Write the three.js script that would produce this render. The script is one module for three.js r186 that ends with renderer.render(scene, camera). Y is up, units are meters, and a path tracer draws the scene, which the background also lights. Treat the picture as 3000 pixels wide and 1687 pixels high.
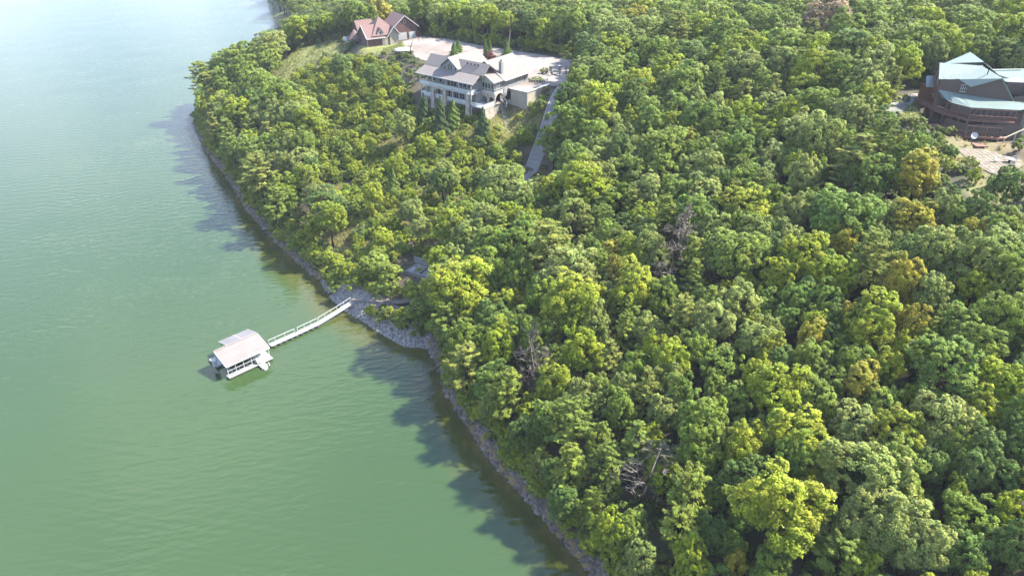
import * as THREE from 'three';
import { ImprovedNoise } from 'three/addons/math/ImprovedNoise.js';

// ---------------------------------------------------------------- camera, sky, sun, exposure
const scene = new THREE.Scene();
const camera = new THREE.PerspectiveCamera(43.77, 1024 / 575, 0.5, 6000);
camera.position.set(0, 85, 0);
camera.rotation.set(-31 * Math.PI / 180, 0, 0);
const renderer = new THREE.WebGLRenderer({ antialias: true });
renderer.toneMapping = THREE.LinearToneMapping;
renderer.toneMappingExposure = 3.9;
renderer.shadowMap.enabled = true;
renderer.setSize(1024, 575);
const SUN = new THREE.Vector3(0.90, 1.0, -0.18).normalize();

const perlin = new ImprovedNoise();
const pn = (x, y, z = 0.37) => perlin.noise(x, y, z);
function fbm(x, y, oct = 4, z = 0.37) { let s = 0, a = 0.5; for (let i = 0; i < oct; i++) { s += a * pn(x, y, z + i * 7.1); x = x * 2.03 + 5.2; y = y * 2.03 + 1.7; a *= 0.5; } return s; }
const clamp = (x, a = 0, b = 1) => Math.min(b, Math.max(a, x));
const sstep = (a, b, x) => { const t = clamp((x - a) / (b - a)); return t * t * (3 - 2 * t); };
const lerp = (a, b, t) => a + (b - a) * t;
function rng(seed) { let s = seed >>> 0; return () => { s = (s + 0x6D2B79F5) >>> 0; let t = s; t = Math.imul(t ^ (t >>> 15), t | 1); t ^= t + Math.imul(t ^ (t >>> 7), t | 61); return ((t ^ (t >>> 14)) >>> 0) / 4294967296; }; }

{ // a hazy summer sky with thin high cloud
  const W = 1024, H = 512, d = new Float32Array(W * H * 4);
  for (let r = 0; r < H; r++) {
    const up = ((r + 0.5) / H - 0.5) * Math.PI, y = Math.sin(up);
    for (let c = 0; c < W; c++) {
      const az = ((c + 0.5) / W - 0.5) * 2 * Math.PI, x = Math.cos(az) * Math.cos(up), z = Math.sin(az) * Math.cos(up);
      const t = Math.pow(clamp(Math.max(y, 0)), 0.45), cs = Math.max(0, x * SUN.x + y * SUN.y + z * SUN.z);
      const glow = 0.28 * Math.pow(cs, 6) + 0.25 * Math.pow(cs, 40);
      let R = lerp(0.52, 0.12, t) + glow, G = lerp(0.61, 0.26, t) + glow * 0.97, B = lerp(0.71, 0.60, t) + glow * 0.9;
      if (y > 0.01) {
        const k = 1.1 / (y + 0.12), cl = sstep(0.02, 0.42, fbm(x * k * 1.3, z * k * 1.3, 5, 2.2) + 0.1) * 0.5;
        R = lerp(R, 1.0, cl); G = lerp(G, 1.02, cl); B = lerp(B, 1.04, cl);
      }
      const i = (r * W + c) * 4; d[i] = R; d[i + 1] = G; d[i + 2] = B; d[i + 3] = 1;
    }
  }
  const t = new THREE.DataTexture(d, W, H, THREE.RGBAFormat, THREE.FloatType);
  t.mapping = THREE.EquirectangularReflectionMapping; t.magFilter = THREE.LinearFilter; t.needsUpdate = true;
  scene.background = t; scene.environment = t;
  scene.backgroundIntensity = 0.85; scene.environmentIntensity = 0.85;
}
const sun = new THREE.DirectionalLight(new THREE.Color(1.0, 0.93, 0.82), 5.0);
sun.position.copy(SUN).multiplyScalar(500).add(new THREE.Vector3(0, 0, -180)); sun.target.position.set(0, 0, -180);
sun.castShadow = true; sun.shadow.radius = 5; sun.shadow.mapSize.set(4096, 4096);
Object.assign(sun.shadow.camera, { left: -320, right: 320, top: 320, bottom: -320, near: 1, far: 1200 });
scene.add(sun, sun.target);
scene.fog = new THREE.FogExp2(new THREE.Color(0.80, 0.88, 0.95), 0.00012);

// ---------------------------------------------------------------- naming
const used = new Map();
function numbered(n) { const k = used.get(n) ?? 0; used.set(n, k + 1); return k ? n + '_' + String(k).padStart(3, '0') : n; }
const labels = new Set();
function tag(o, label, category, group) {
  o.userData = { label, category }; if (group) o.userData.group = group; labels.add(label); return o;
}
function thing(name, label, category, x = 0, y = 0, z = 0, turn = 0, group) {
  const o = new THREE.Group(); o.name = numbered(name); o.position.set(x, y, z); o.rotation.y = turn; scene.add(o); return tag(o, label, category, group);
}
function mk(name, geo, mat, parent) {
  const m = new THREE.Mesh(geo, mat); m.name = parent ? name : numbered(name); m.castShadow = m.receiveShadow = true; (parent ?? scene).add(m); return m;
}
function struct(name, geo, mat) { const m = mk(name, geo, mat); m.userData.kind = 'structure'; return m; }

// ---------------------------------------------------------------- a small geometry collector, uv in metres
const V = (x, y, z) => new THREE.Vector3(x, y, z);
class Geo {
  constructor() { this.p = []; this.n = []; this.uv = []; this.c = null; }
  tri(a, b, c, n) {
    n = n ?? new THREE.Vector3().subVectors(b, a).cross(new THREE.Vector3().subVectors(c, a)).normalize();
    const ax = Math.abs(n.x), ay = Math.abs(n.y), az = Math.abs(n.z);
    for (const q of [a, b, c]) {
      this.p.push(q.x, q.y, q.z); this.n.push(n.x, n.y, n.z);
      if (ay > 0.85) this.uv.push(q.x, q.z);
      else { const l = Math.hypot(n.x, n.z) || 1, hx = -n.z / l, hz = n.x / l; this.uv.push(q.x * hx + q.z * hz, ay > 0.25 ? q.y / Math.sqrt(1 - ay * ay) : q.y); }
    }
    return this;
  }
  quad(a, b, c, d) { this.tri(a, b, c); return this.tri(a, c, d); }
  poly(pts) { for (let i = 1; i < pts.length - 1; i++) this.tri(pts[0], pts[i], pts[i + 1]); return this; }
  // a flat polygon with thickness t, grown along the side away from its normal
  slab(pts, t) {
    const n = new THREE.Vector3().subVectors(pts[1], pts[0]).cross(new THREE.Vector3().subVectors(pts[2], pts[0])).normalize();
    const lo = pts.map((p) => p.clone().addScaledVector(n, -t));
    this.poly(pts); this.poly([...lo].reverse());
    for (let i = 0; i < pts.length; i++) { const j = (i + 1) % pts.length; this.quad(pts[i], lo[i], lo[j], pts[j]); }
    return this;
  }
  box(x0, y0, z0, x1, y1, z1) {
    const q = (x, y, z) => V(x ? x1 : x0, y ? y1 : y0, z ? z1 : z0);
    this.quad(q(0, 0, 1), q(1, 0, 1), q(1, 1, 1), q(0, 1, 1)); this.quad(q(1, 0, 0), q(0, 0, 0), q(0, 1, 0), q(1, 1, 0));
    this.quad(q(1, 0, 1), q(1, 0, 0), q(1, 1, 0), q(1, 1, 1)); this.quad(q(0, 0, 0), q(0, 0, 1), q(0, 1, 1), q(0, 1, 0));
    this.quad(q(0, 1, 1), q(1, 1, 1), q(1, 1, 0), q(0, 1, 0)); this.quad(q(0, 0, 0), q(1, 0, 0), q(1, 0, 1), q(0, 0, 1));
    return this;
  }
  bar(a, b, w, h = w) { // a rectangular bar from a to b
    const d = new THREE.Vector3().subVectors(b, a).normalize(), s = Math.abs(d.y) > 0.9 ? V(1, 0, 0) : V(0, 1, 0).cross(d).normalize().negate();
    const u = new THREE.Vector3().crossVectors(d, s).normalize(), k = [[-1, -1], [1, -1], [1, 1], [-1, 1]];
    const A = k.map(([i, j]) => a.clone().addScaledVector(s, i * w / 2).addScaledVector(u, j * h / 2)), B = k.map(([i, j]) => b.clone().addScaledVector(s, i * w / 2).addScaledVector(u, j * h / 2));
    for (let i = 0; i < 4; i++) { const j = (i + 1) % 4; this.quad(A[i], A[j], B[j], B[i]); }
    this.quad(A[3], A[2], A[1], A[0]); this.quad(B[0], B[1], B[2], B[3]); return this;
  }
  tube(a, b, ra, rb, k = 5) {
    const d = new THREE.Vector3().subVectors(b, a).normalize(), s = new THREE.Vector3().crossVectors(d, Math.abs(d.y) > 0.9 ? V(1, 0, 0) : V(0, 1, 0)).normalize(), u = new THREE.Vector3().crossVectors(d, s);
    const at = (q, r, i) => { const f = i / k * 2 * Math.PI; return [q.clone().addScaledVector(s, Math.cos(f) * r).addScaledVector(u, Math.sin(f) * r), s.clone().multiplyScalar(Math.cos(f)).addScaledVector(u, Math.sin(f))]; };
    for (let i = 0; i < k; i++) {
      const [p0, n0] = at(a, ra, i), [p1, n1] = at(a, ra, i + 1), [q0, m0] = at(b, rb, i), [q1, m1] = at(b, rb, i + 1);
      for (const [p, n, uu, vv] of [[p0, n0, i, 0], [q0, m0, i, 1], [q1, m1, i + 1, 1], [p0, n0, i, 0], [q1, m1, i + 1, 1], [p1, n1, i + 1, 0]]) { this.p.push(p.x, p.y, p.z); this.n.push(n.x, n.y, n.z); this.uv.push(uu / k, vv); }
    }
    return this;
  }
  disc(c, r, k = 16, n = V(0, 1, 0)) { const s = Math.abs(n.y) > 0.9 ? V(1, 0, 0) : V(0, 1, 0).cross(n).normalize(), u = new THREE.Vector3().crossVectors(n, s); for (let i = 0; i < k; i++) { const f = i / k * 2 * Math.PI, g = (i + 1) / k * 2 * Math.PI; this.tri(c, c.clone().addScaledVector(s, Math.cos(f) * r).addScaledVector(u, Math.sin(f) * r), c.clone().addScaledVector(s, Math.cos(g) * r).addScaledVector(u, Math.sin(g) * r)); } return this; }
  build() {
    const g = new THREE.BufferGeometry();
    g.setAttribute('position', new THREE.Float32BufferAttribute(this.p, 3)); g.setAttribute('normal', new THREE.Float32BufferAttribute(this.n, 3)); g.setAttribute('uv', new THREE.Float32BufferAttribute(this.uv, 2));
    if (this.c) g.setAttribute('color', new THREE.Float32BufferAttribute(this.c, 3));
    return g;
  }
}
function part(name, mat, parent, f) { const g = new Geo(); f(g); return mk(name, g.build(), mat, parent); }

// ---------------------------------------------------------------- textures (grain, ripples, siding ...), all grey, tinted by the material
function tex(size, f, repeatMetres, srgb = false) {
  const d = new Uint8Array(size * size * 4);
  for (let y = 0; y < size; y++) for (let x = 0; x < size; x++) { const v = f(x / size, y / size, x, y), i = (y * size + x) * 4, a = Array.isArray(v) ? v : [v, v, v]; for (let k = 0; k < 3; k++) d[i + k] = clamp(a[k]) * 255; d[i + 3] = 255; }
  const t = new THREE.DataTexture(d, size, size); t.wrapS = t.wrapT = THREE.RepeatWrapping; t.magFilter = THREE.LinearFilter; if (srgb) t.colorSpace = THREE.SRGBColorSpace;
  t.repeat.set(1 / repeatMetres, 1 / repeatMetres); t.needsUpdate = true; return t;
}
// noise that repeats every 1 in u and v, k cells across
function tile(u, v, k, z) {
  const s = (a, b) => pn(a * k + 31.7, b * k + 11.3, z), bx = u, by = v;
  return s(u, v) * (1 - bx) * (1 - by) + s(u - 1, v) * bx * (1 - by) + s(u, v - 1) * (1 - bx) * by + s(u - 1, v - 1) * bx * by;
}
const T = {};
{
  const r = rng(5);
  T.grain = tex(256, (u, v) => 0.8 + 0.22 * tile(u, v, 8, 1) + 0.2 * tile(u, v, 24, 2) + 0.14 * (r() - 0.5), 3);
  T.gravel = tex(512, (u, v) => 0.78 + 0.2 * tile(u, v, 5, 3) + 0.16 * tile(u, v, 18, 4) + 0.3 * (r() - 0.5), 14);
  T.lot = tex(512, (u, v) => { const n = fbm(u * 6, v * 6, 5, 7.7), k = clamp(0.5 + 1.6 * n), s = 0.86 + 0.3 * tile(u, v, 40, 4) + 0.24 * (r() - 0.5); return [s * lerp(0.72, 1, k), s * lerp(0.62, 0.98, k), s * lerp(0.54, 0.96, k)]; }, 62);
  T.sheet = tex(256, (u, v) => { const e = (u * 14) % 1, st = fbm(u * 3, v * 5, 3, 4.4), w = 0.92 + 0.3 * st + 0.05 * (r() - 0.5); return [w * (e < 0.3 ? 0.84 : 1), w * (e < 0.3 ? 0.83 : 1), w * (e < 0.3 ? 0.82 : 1)]; }, 8.4);
  T.plank = tex(128, (u, v) => { const row = Math.floor(u * 16), e = (u * 16) % 1, h = Math.sin(row * 71.3) * 4375.5; return 0.80 + 0.2 * (h - Math.floor(h)) - (e < 0.14 ? 0.25 : 0) + 0.08 * (r() - 0.5); }, 4.8);
  T.shingle = tex(256, (u, v, x, y) => { const row = Math.floor(v * 16), e = (v * 16) % 1, h = Math.sin(row * 91.7 + Math.floor(u * 14 + (row % 2) * 0.5) * 37.3) * 43758.5; return 0.80 + 0.16 * (h - Math.floor(h)) - (e < 0.16 ? 0.22 : 0) + 0.12 * (r() - 0.5); }, 4);
  T.ribs = tex(128, (u) => { const e = (u * 8) % 1; return e < 0.16 ? 1 : 0.25; }, 2.6);
  T.siding = tex(128, (u, v) => { const e = (v * 8) % 1; return 0.35 + 0.6 * e; }, 1.6);
  T.stone = tex(256, (u, v, x, y) => { const row = Math.floor(v * 9), cu = (u * 6 + (row % 2) * 0.5 + 0.2 * Math.sin(row * 5)) % 1, e = (v * 9) % 1, h = Math.sin(row * 17.1 + Math.floor(u * 6 + (row % 2) * 0.5) * 53.9) * 9871.3; return 0.62 + 0.38 * (h - Math.floor(h)) - (cu < 0.08 || e < 0.12 ? 0.3 : 0) + 0.1 * (r() - 0.5); }, 2.4);
  T.bark = tex(64, (u, v) => 0.7 + 0.4 * tile(u, v, 6, 9) + 0.25 * (r() - 0.5), 1);
  // lake ripples: wind-wavelets whose crests run a little up to the right, over broad swells
  const waves = []; const q = rng(77);
  for (let i = 0; i < 46; i++) { const dir = 1.32 + (q() - 0.5) * 1.25, len = 0.55 * Math.pow(6.5, q()), k = 64 / len; waves.push([Math.round(Math.cos(dir) * k), Math.round(Math.sin(dir) * k), q() * 6.28, Math.pow(len, 0.85)]); }
  const tot = Math.sqrt(waves.reduce((s, w) => s + w[3] * w[3], 0));
  T.ripple = tex(1024, (u, v) => { let h = 0; for (const [a, b, p, m] of waves) h += m * Math.sin(2 * Math.PI * (a * u + b * v) + p); const g = 0.75 + 0.9 * tile(u, v, 5, 12); return 0.5 + 0.17 * h / tot * g * 1.4; }, 64);
}
const std = (o) => new THREE.MeshStandardMaterial({ roughness: 0.85, ...o });
const C = (r, g, b) => new THREE.Color().setRGB(r, g, b);
// ---------------------------------------------------------------- the lie of the land
// shoreline: from behind the viewer along the wooded bank, past the dock, round the point, and away up the lake
const SHORE = [[110, 260], [95, 90], [72, 10], [45, -25], [25, -47], [11.5, -64.3], [7.7, -70], [4.8, -74.8], [1.7, -79.6], [-1.9, -84.1], [-5.2, -90.1], [-8.7, -96.9], [-12, -103.8], [-13.9, -111.1], [-16.7, -118.3], [-21.7, -119], [-24.8, -121.7], [-27.9, -124.4], [-30.1, -126.9], [-34.5, -130.6], [-38.3, -134.6], [-41, -138.5], [-44.3, -144.6], [-49.4, -150.3], [-54.1, -156.2], [-59.6, -162.9], [-63.8, -168.9], [-70.1, -178.1], [-75.7, -186.3], [-82, -198], [-88.9, -209.5], [-96.7, -221.5], [-106.8, -237.7], [-114.9, -253.3], [-120.5, -266], [-121, -285], [-112, -305], [-104, -330], [-108, -370], [-122, -410], [-146, -460], [-168, -530], [-230, -700], [-330, -1000], [-600, -1700]];
const LAND = [...SHORE, [-600, -2600], [2600, -2600], [2600, 400], [110, 400]];
function shoreDist(x, z) { // positive on land
  let d = 1e9, inside = false;
  for (let i = 0, j = LAND.length - 1; i < LAND.length; j = i++) {
    const [xi, zi] = LAND[i], [xj, zj] = LAND[j];
    if ((zi > z) !== (zj > z) && x < (xj - xi) * (z - zi) / (zj - zi) + xi) inside = !inside;
    const dx = xj - xi, dz = zj - zi, t = clamp(((x - xi) * dx + (z - zi) * dz) / (dx * dx + dz * dz));
    d = Math.min(d, Math.hypot(x - xi - dx * t, z - zi - dz * t));
  }
  return inside ? d : -d;
}
const DRIVE = [[15.5, 29.1, -206], [13.4, 28.6, -199], [11.6, 27.2, -192.5], [9.8, 23.9, -187], [8.4, 20.9, -184.6], [6.2, 16.6, -179.4], [4.4, 13.9, -176], [1.5, 12.2, -171]];
const CONTROL = [
  [-46, -263, 28.5], [-38, -274, 28.5], [-57, -264, 27.2], [-40, -281, 28], [-50, -272, 28.2], [-36, -262, 28.7],
  [-64, -279, 27], [-73, -280, 25], [-82, -276, 22], [-87, -270, 18.5], [-78, -259, 16.5], [-90, -259, 12], [-70, -262, 22.5],
  [-60, -297, 19], [-92, -302, 10], [-101, -285, 11], [-30, -300, 22], [0, -292, 24], [40, -290, 26],
  [-33, -247, 29.2], [-10, -250, 29.3], [-20, -240, 29.2], [10, -238, 29.3], [18, -230, 29.3], [16, -218, 29.1], [-24, -262, 29.2], [-10, -220, 29.2], [-25, -222, 28.6],
  [-24, -206, 23], [-14, -198, 22.3], [-6, -192, 21.2], [1, -199, 24.4], [6, -196, 24.4], [10, -204, 27.8],
  [-1, -193.5, 19], [-30, -172, 11], [-50, -190, 12], [-70, -215, 12], [-60, -235, 18.5], [-40, -225, 23.5], [-85, -240, 11], [-36, -205, 19.5], [-15, -175, 13.5], [-40, -158, 6],
  [-20, -137, 6.2], [-24, -136, 6], [-16, -143, 7.5], [-5, -165, 12.2], [4, -176, 14], [6, -160, 12.5], [-28, -132, 2.6], [-20, -130.5, 3.9], [-16, -129.5, 4],
  [-2, -124, 7], [15, -120, 12], [30, -140, 18.5], [25, -165, 18], [32, -185, 23], [40, -210, 27.5], [60, -230, 31], [60, -180, 28.5], [50, -150, 23.5], [60, -120, 21.5], [30, -95, 13], [22, -80, 7.5], [50, -80, 17], [80, -100, 26],
  [76, -130, 29], [90, -146, 33], [97, -146, 33], [94, -134, 31.6], [102, -138, 32.2], [110, -149, 33], [110, -166, 36.6], [95, -166, 36.6], [86, -158, 35], [80, -170, 34], [100, -190, 36], [130, -150, 36], [130, -110, 32], [110, -90, 27], [80, -60, 19], [60, -40, 12], [120, -30, 21],
  [100, -260, 33], [150, -220, 36], [0, -345, 20], [60, -350, 19], [120, -345, 26], [200, -300, 38], [-60, -380, 8], [-20, -430, 14], [60, -450, 20], [160, -430, 32], [260, -380, 42], [0, -600, 34], [200, -600, 55], [-100, -600, 20], [400, -500, 58], [100, -900, 70], [500, -900, 85], [-150, -1000, 50], [300, -200, 42], [300, 0, 34], [260, 200, 40], [900, -300, 70], [900, -1500, 110], [200, -1600, 110], [1800, -200, 110],
];
for (const s of SHORE) CONTROL.push([s[0], s[1], 0]);
for (const [x, y, z] of DRIVE) CONTROL.push([x, z, y - 0.1]);
const RBF = (() => { // linear kernel through the control points
  const n = CONTROL.length, A = [];
  for (let i = 0; i < n; i++) { const row = new Float64Array(n + 2); for (let j = 0; j < n; j++) row[j] = Math.hypot(CONTROL[i][0] - CONTROL[j][0], CONTROL[i][1] - CONTROL[j][1]); row[n] = 1; row[n + 1] = CONTROL[i][2]; A.push(row); }
  const last = new Float64Array(n + 2); last.fill(1, 0, n); A.push(last);
  const N = n + 1;
  for (let c = 0; c < N; c++) {
    let p = c; for (let r = c + 1; r < N; r++) if (Math.abs(A[r][c]) > Math.abs(A[p][c])) p = r;
    [A[c], A[p]] = [A[p], A[c]];
    for (let r = c + 1; r < N; r++) { const f = A[r][c] / A[c][c]; if (f) for (let k = c; k <= N; k++) A[r][k] -= f * A[c][k]; }
  }
  const w = new Float64Array(N);
  for (let r = N - 1; r >= 0; r--) { let s = A[r][N]; for (let k = r + 1; k < N; k++) s -= A[r][k] * w[k]; w[r] = s / A[r][r]; }
  return w;
})();
function rbf(x, z) { let s = RBF[CONTROL.length]; for (let i = 0; i < CONTROL.length; i++) s += RBF[i] * Math.hypot(x - CONTROL[i][0], z - CONTROL[i][1]); return s; }
function polyInside(P, x, z) { let k = false; for (let i = 0, j = P.length - 1; i < P.length; j = i++) if ((P[i][1] > z) !== (P[j][1] > z) && x < (P[j][0] - P[i][0]) * (z - P[i][1]) / (P[j][1] - P[i][1]) + P[i][0]) k = !k; return k; }
function polyDist(P, x, z) { let d = 1e9; for (let i = 0, j = P.length - 1; i < P.length; j = i++) { const dx = P[j][0] - P[i][0], dz = P[j][1] - P[i][1], t = clamp(((x - P[i][0]) * dx + (z - P[i][1]) * dz) / (dx * dx + dz * dz)); d = Math.min(d, Math.hypot(x - P[i][0] - dx * t, z - P[i][1] - dz * t)); } return polyInside(P, x, z) ? -d : d; }
function driveAt(x, z) { let d = 1e9, h = 0; for (let i = 0; i < DRIVE.length - 1; i++) { const a = DRIVE[i], b = DRIVE[i + 1], dx = b[0] - a[0], dz = b[2] - a[2], t = clamp(((x - a[0]) * dx + (z - a[2]) * dz) / (dx * dx + dz * dz)), e = Math.hypot(x - a[0] - dx * t, z - a[2] - dz * t); if (e < d) { d = e; h = lerp(a[1], b[1], t); } } return [d, h]; }
const LOT = [[-34, -246], [-39, -262], [-33, -270], [-24, -266], [-11, -255.5], [0, -248], [11, -241], [20, -234], [21, -224], [17.5, -213], [15.8, -205], [11.5, -204], [6, -211], [2, -217], [-8, -222], [-20, -228], [-30, -236]];
const PADS = [ // levelled ground: polygon, height
  [LOT, 29.25, 4],
  [[[-58, -266], [-46, -279], [-35, -281], [-33, -271], [-44, -258], [-52, -256]], 28.2, 3],
  [[[93, -153], [97, -170], [119, -170], [117, -150], [100, -147.5]], 32.5, 2.5],
  [[[93, -146.5], [100, -145.5], [104, -138.5], [96, -129], [92.5, -133], [92.5, -140]], 32.0, 2.5],
  [[[-26, -139], [-18, -132.6], [-13.5, -138.5], [-21, -144.5]], 6.2, 2],
];
function ground(x, z) {
  const d = shoreDist(x, z);
  if (d < 0) { const s = -d; return -Math.min(7, 0.24 * s + 0.016 * s * s) + 0.25 * fbm(x * 0.25, z * 0.25, 2) * clamp(s / 3); }
  let h = Math.max(0.12 * Math.min(d, 14), rbf(x, z));
  h += 1.3 * sstep(0, 3.2, d) * (1 - sstep(12, 30, d));                // the low bank over the water
  h += 0.9 * fbm(x * 0.06, z * 0.06, 3) * sstep(2, 10, d);
  for (const [P, y, soft] of PADS) { const e = polyDist(P, x, z); if (e < soft) h = lerp(y, h, sstep(0, soft, e)); }
  const [e, y] = driveAt(x, z); if (e < 5) h = lerp(y - 0.12, h, sstep(2.3, 5, e));
  return h;
}
const meadows = [ // centre, radius along and across, tan-ness: open grass among the trees
  [-78, -267, 21, 15, 0.4], [-28, -160, 6, 5, 0.8], [-20, -169, 5, 4, 0.8], [-46, -175, 5, 4, 0.7], [-33, -191, 6, 4, 0.7], [98, -145, 9, 6, 1.15], [90, -141, 4, 6, 1.1], [-45, -258, 12, 6, 0.25], [-40.5, -158, 8, 5, 0.9], [-37, -150, 5, 3.5, 0.9], [-11, -160, 5, 8, 1], [-14, -150, 3, 5, 1], [0, -192, 9, 8, 0.85], [-13, -191, 7, 5, 0.6], [98, -139, 7, 6, 1.1], [91, -127, 5, 6, 1.1], [86, -119, 4, 6, 1.2], [84, -111, 3, 6, 1.3], [89, -160, 5, 6, 0.3], [-38, -254, 7, 5, 0.25],
];
function meadowAt(x, z) { let m = 0, t = 0; for (const [cx, cz, a, b, k] of meadows) { const e = 1 - Math.hypot((x - cx) / a, (z - cz) / b) + 0.5 * fbm(x * 0.15, z * 0.15, 3); const w = sstep(0, 0.35, e); if (w > m) { m = w; t = k; } } return [m, t]; }
function heightOf(k, R) { // full height of a tree of crown radius R
  if (k === 'P' || k === 'Q') return clamp(2.1 * R + 6, 8, 17);
  if (k === 'C') return clamp(3.2 * R + 2, 4, 10);
  if (k === 'c' || k === 'y' || k === 'o') return 1.75 * R + 0.7;
  return clamp(1.9 * R + 5.5, 7, 15);
}
// ---------------------------------------------------------------- ground and lake, one sheet each, finer where the view is close
function lines(a, b, fine, lo, hi) { const out = []; let x = a; while (x < b) { out.push(x); x += fine; } out.push(b); let s = fine; x = a; while (x > lo) { s *= 1.28; x -= s; out.unshift(Math.max(x, lo)); } s = fine; x = b; while (x < hi) { s *= 1.28; x += s; out.push(Math.min(x, hi)); } return out; }
function sheet(xs, zs, f) { // f(x, z) -> [height, r, g, b, (alpha)]
  const P = [], N = [], U = [], K = [], I = [], w = xs.length; let k4 = 3;
  for (const z of zs) for (const x of xs) { const q = f(x, z); P.push(x, q[0], z); U.push(x, z); k4 = q.length - 1; for (let i = 1; i < q.length; i++) K.push(q[i]); }
  for (let j = 0; j < zs.length - 1; j++) for (let i = 0; i < w - 1; i++) { const a = j * w + i; I.push(a, a + w, a + 1, a + 1, a + w, a + w + 1); }
  const g = new THREE.BufferGeometry();
  g.setAttribute('position', new THREE.Float32BufferAttribute(P, 3)); g.setAttribute('uv', new THREE.Float32BufferAttribute(U, 2)); g.setAttribute('color', new THREE.Float32BufferAttribute(K, k4)); g.setIndex(I); g.computeVertexNormals();
  return g;
}
const GX = lines(-140, 132, 1.7, -2600, 2600), GZ = lines(-300, -44, 1.7, -2600, 420);
{
  const mix = (a, b, t) => [lerp(a[0], b[0], t), lerp(a[1], b[1], t), lerp(a[2], b[2], t)];
  const floor = [0.050, 0.052, 0.026], litter = [0.085, 0.062, 0.036], grassC = [0.19, 0.215, 0.055], straw = [0.205, 0.170, 0.080], clay = [0.150, 0.108, 0.075], rock = [0.085, 0.07, 0.06], bed = [0.30, 0.20, 0.07], deep = [0.055, 0.055, 0.025];
  const g = sheet(GX, GZ, (x, z) => {
    const h = ground(x, z), d = shoreDist(x, z), n = fbm(x * 0.11, z * 0.11, 4), n2 = fbm(x * 0.5 + 9, z * 0.5, 3);
    let c = mix(floor, litter, clamp(0.5 + 1.6 * n)); c = mix(c, [0.075, 0.105, 0.032], sstep(230, 420, Math.max(-z - 60, Math.abs(x) + 60)));
    const [m, t] = meadowAt(x, z);
    if (m > 0) { let k = mix(grassC, straw, clamp(t * (0.55 + 1.4 * n))); if (t > 1) k = mix(k, clay, clamp((t - 0.9) * 2.2 * (0.5 + 2 * n2))); c = mix(c, k, m); }
    if (d < 3) c = mix(mix(rock, clay, clamp(0.25 + 2 * n2)), c, sstep(1.0, 2.6, d + 2 * n));
    if (d < 0) c = mix(bed, deep, clamp(-h / 1.6 + 0.25 - n * 2.2));
    const v = 1 + 0.5 * n2;
    return [h, c[0] * v, c[1] * v, c[2] * v];
  });
  struct('terrain', g, std({ vertexColors: true, map: T.grain, roughness: 0.95, bumpMap: T.gravel, bumpScale: 0.15 }));
}
{
  const g = sheet(GX, GZ, (x, z) => { // the lake is green with silt; it clears only over the last few shallow metres
    const d = shoreDist(x, z), dep = d > 0 ? 0 : -ground(x, z);
    const n = 0.06 * fbm(x * 0.015, z * 0.03, 3), a = lerp(0.5, 1, sstep(0.1, 1.3, dep + 0.5 * fbm(x * 0.2, z * 0.2, 3)));
    const s = sstep(0.8, 3.5, dep);
    return [0, lerp(0.048, 0.028, s) * (1 + n), lerp(0.054, 0.053, s) * (1 + n), lerp(0.012, 0.0165, s) * (1 + n), a];
  });
  const m = new THREE.MeshPhysicalMaterial({ vertexColors: true, transparent: true, roughness: 0.07, ior: 1.333, specularIntensity: 1.45, bumpMap: T.ripple, bumpScale: 0.07 });
  const w = struct('lake_water', g, m);
}
// ---------------------------------------------------------------- trees
const vcol = (g, c) => { g.setAttribute('color', new THREE.Float32BufferAttribute(c, 3)); return g; };
function leafGeo(list) { // list of {c, n, up, len, wid, t:[r,g,b]}: one bent leaf spray each
  const k = list.length, P = new Float32Array(k * 9), N = new Float32Array(k * 9), K = new Float32Array(k * 9);
  const a = new THREE.Vector3(), b = new THREE.Vector3();
  list.forEach((l, i) => {
    a.copy(l.up).addScaledVector(l.n, -l.up.dot(l.n)).normalize(); b.crossVectors(a, l.n);
    const q = [[-0.45, -0.5], [-0.35, 0.5], [0.6, l.s]];
    q.forEach(([u, v], j) => {
      P[i * 9 + j * 3] = l.c.x + a.x * u * l.len + b.x * v * l.wid; P[i * 9 + j * 3 + 1] = l.c.y + a.y * u * l.len + b.y * v * l.wid; P[i * 9 + j * 3 + 2] = l.c.z + a.z * u * l.len + b.z * v * l.wid;
      N[i * 9 + j * 3] = l.sn.x; N[i * 9 + j * 3 + 1] = l.sn.y; N[i * 9 + j * 3 + 2] = l.sn.z;
      for (let e = 0; e < 3; e++) K[i * 9 + j * 3 + e] = l.t[e];
    });
    // keep the face on the same side as its shading normal
    const p = (j) => V(P[i * 9 + j * 3], P[i * 9 + j * 3 + 1], P[i * 9 + j * 3 + 2]), f = p(1).sub(p(0)).cross(p(2).sub(p(0)));
    if (f.dot(l.sn) < 0) for (let e = 0; e < 3; e++) { const t = P[i * 9 + 3 + e]; P[i * 9 + 3 + e] = P[i * 9 + 6 + e]; P[i * 9 + 6 + e] = t; }
  });
  const g = new THREE.BufferGeometry(); g.setAttribute('position', new THREE.BufferAttribute(P, 3)); g.setAttribute('normal', new THREE.BufferAttribute(N, 3)); g.setAttribute('color', new THREE.BufferAttribute(K, 3)); return g;
}
function onSphere(r) { const z = r() * 2 - 1, a = r() * 6.2832, q = Math.sqrt(1 - z * z); return V(q * Math.cos(a), z, q * Math.sin(a)); }
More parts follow.
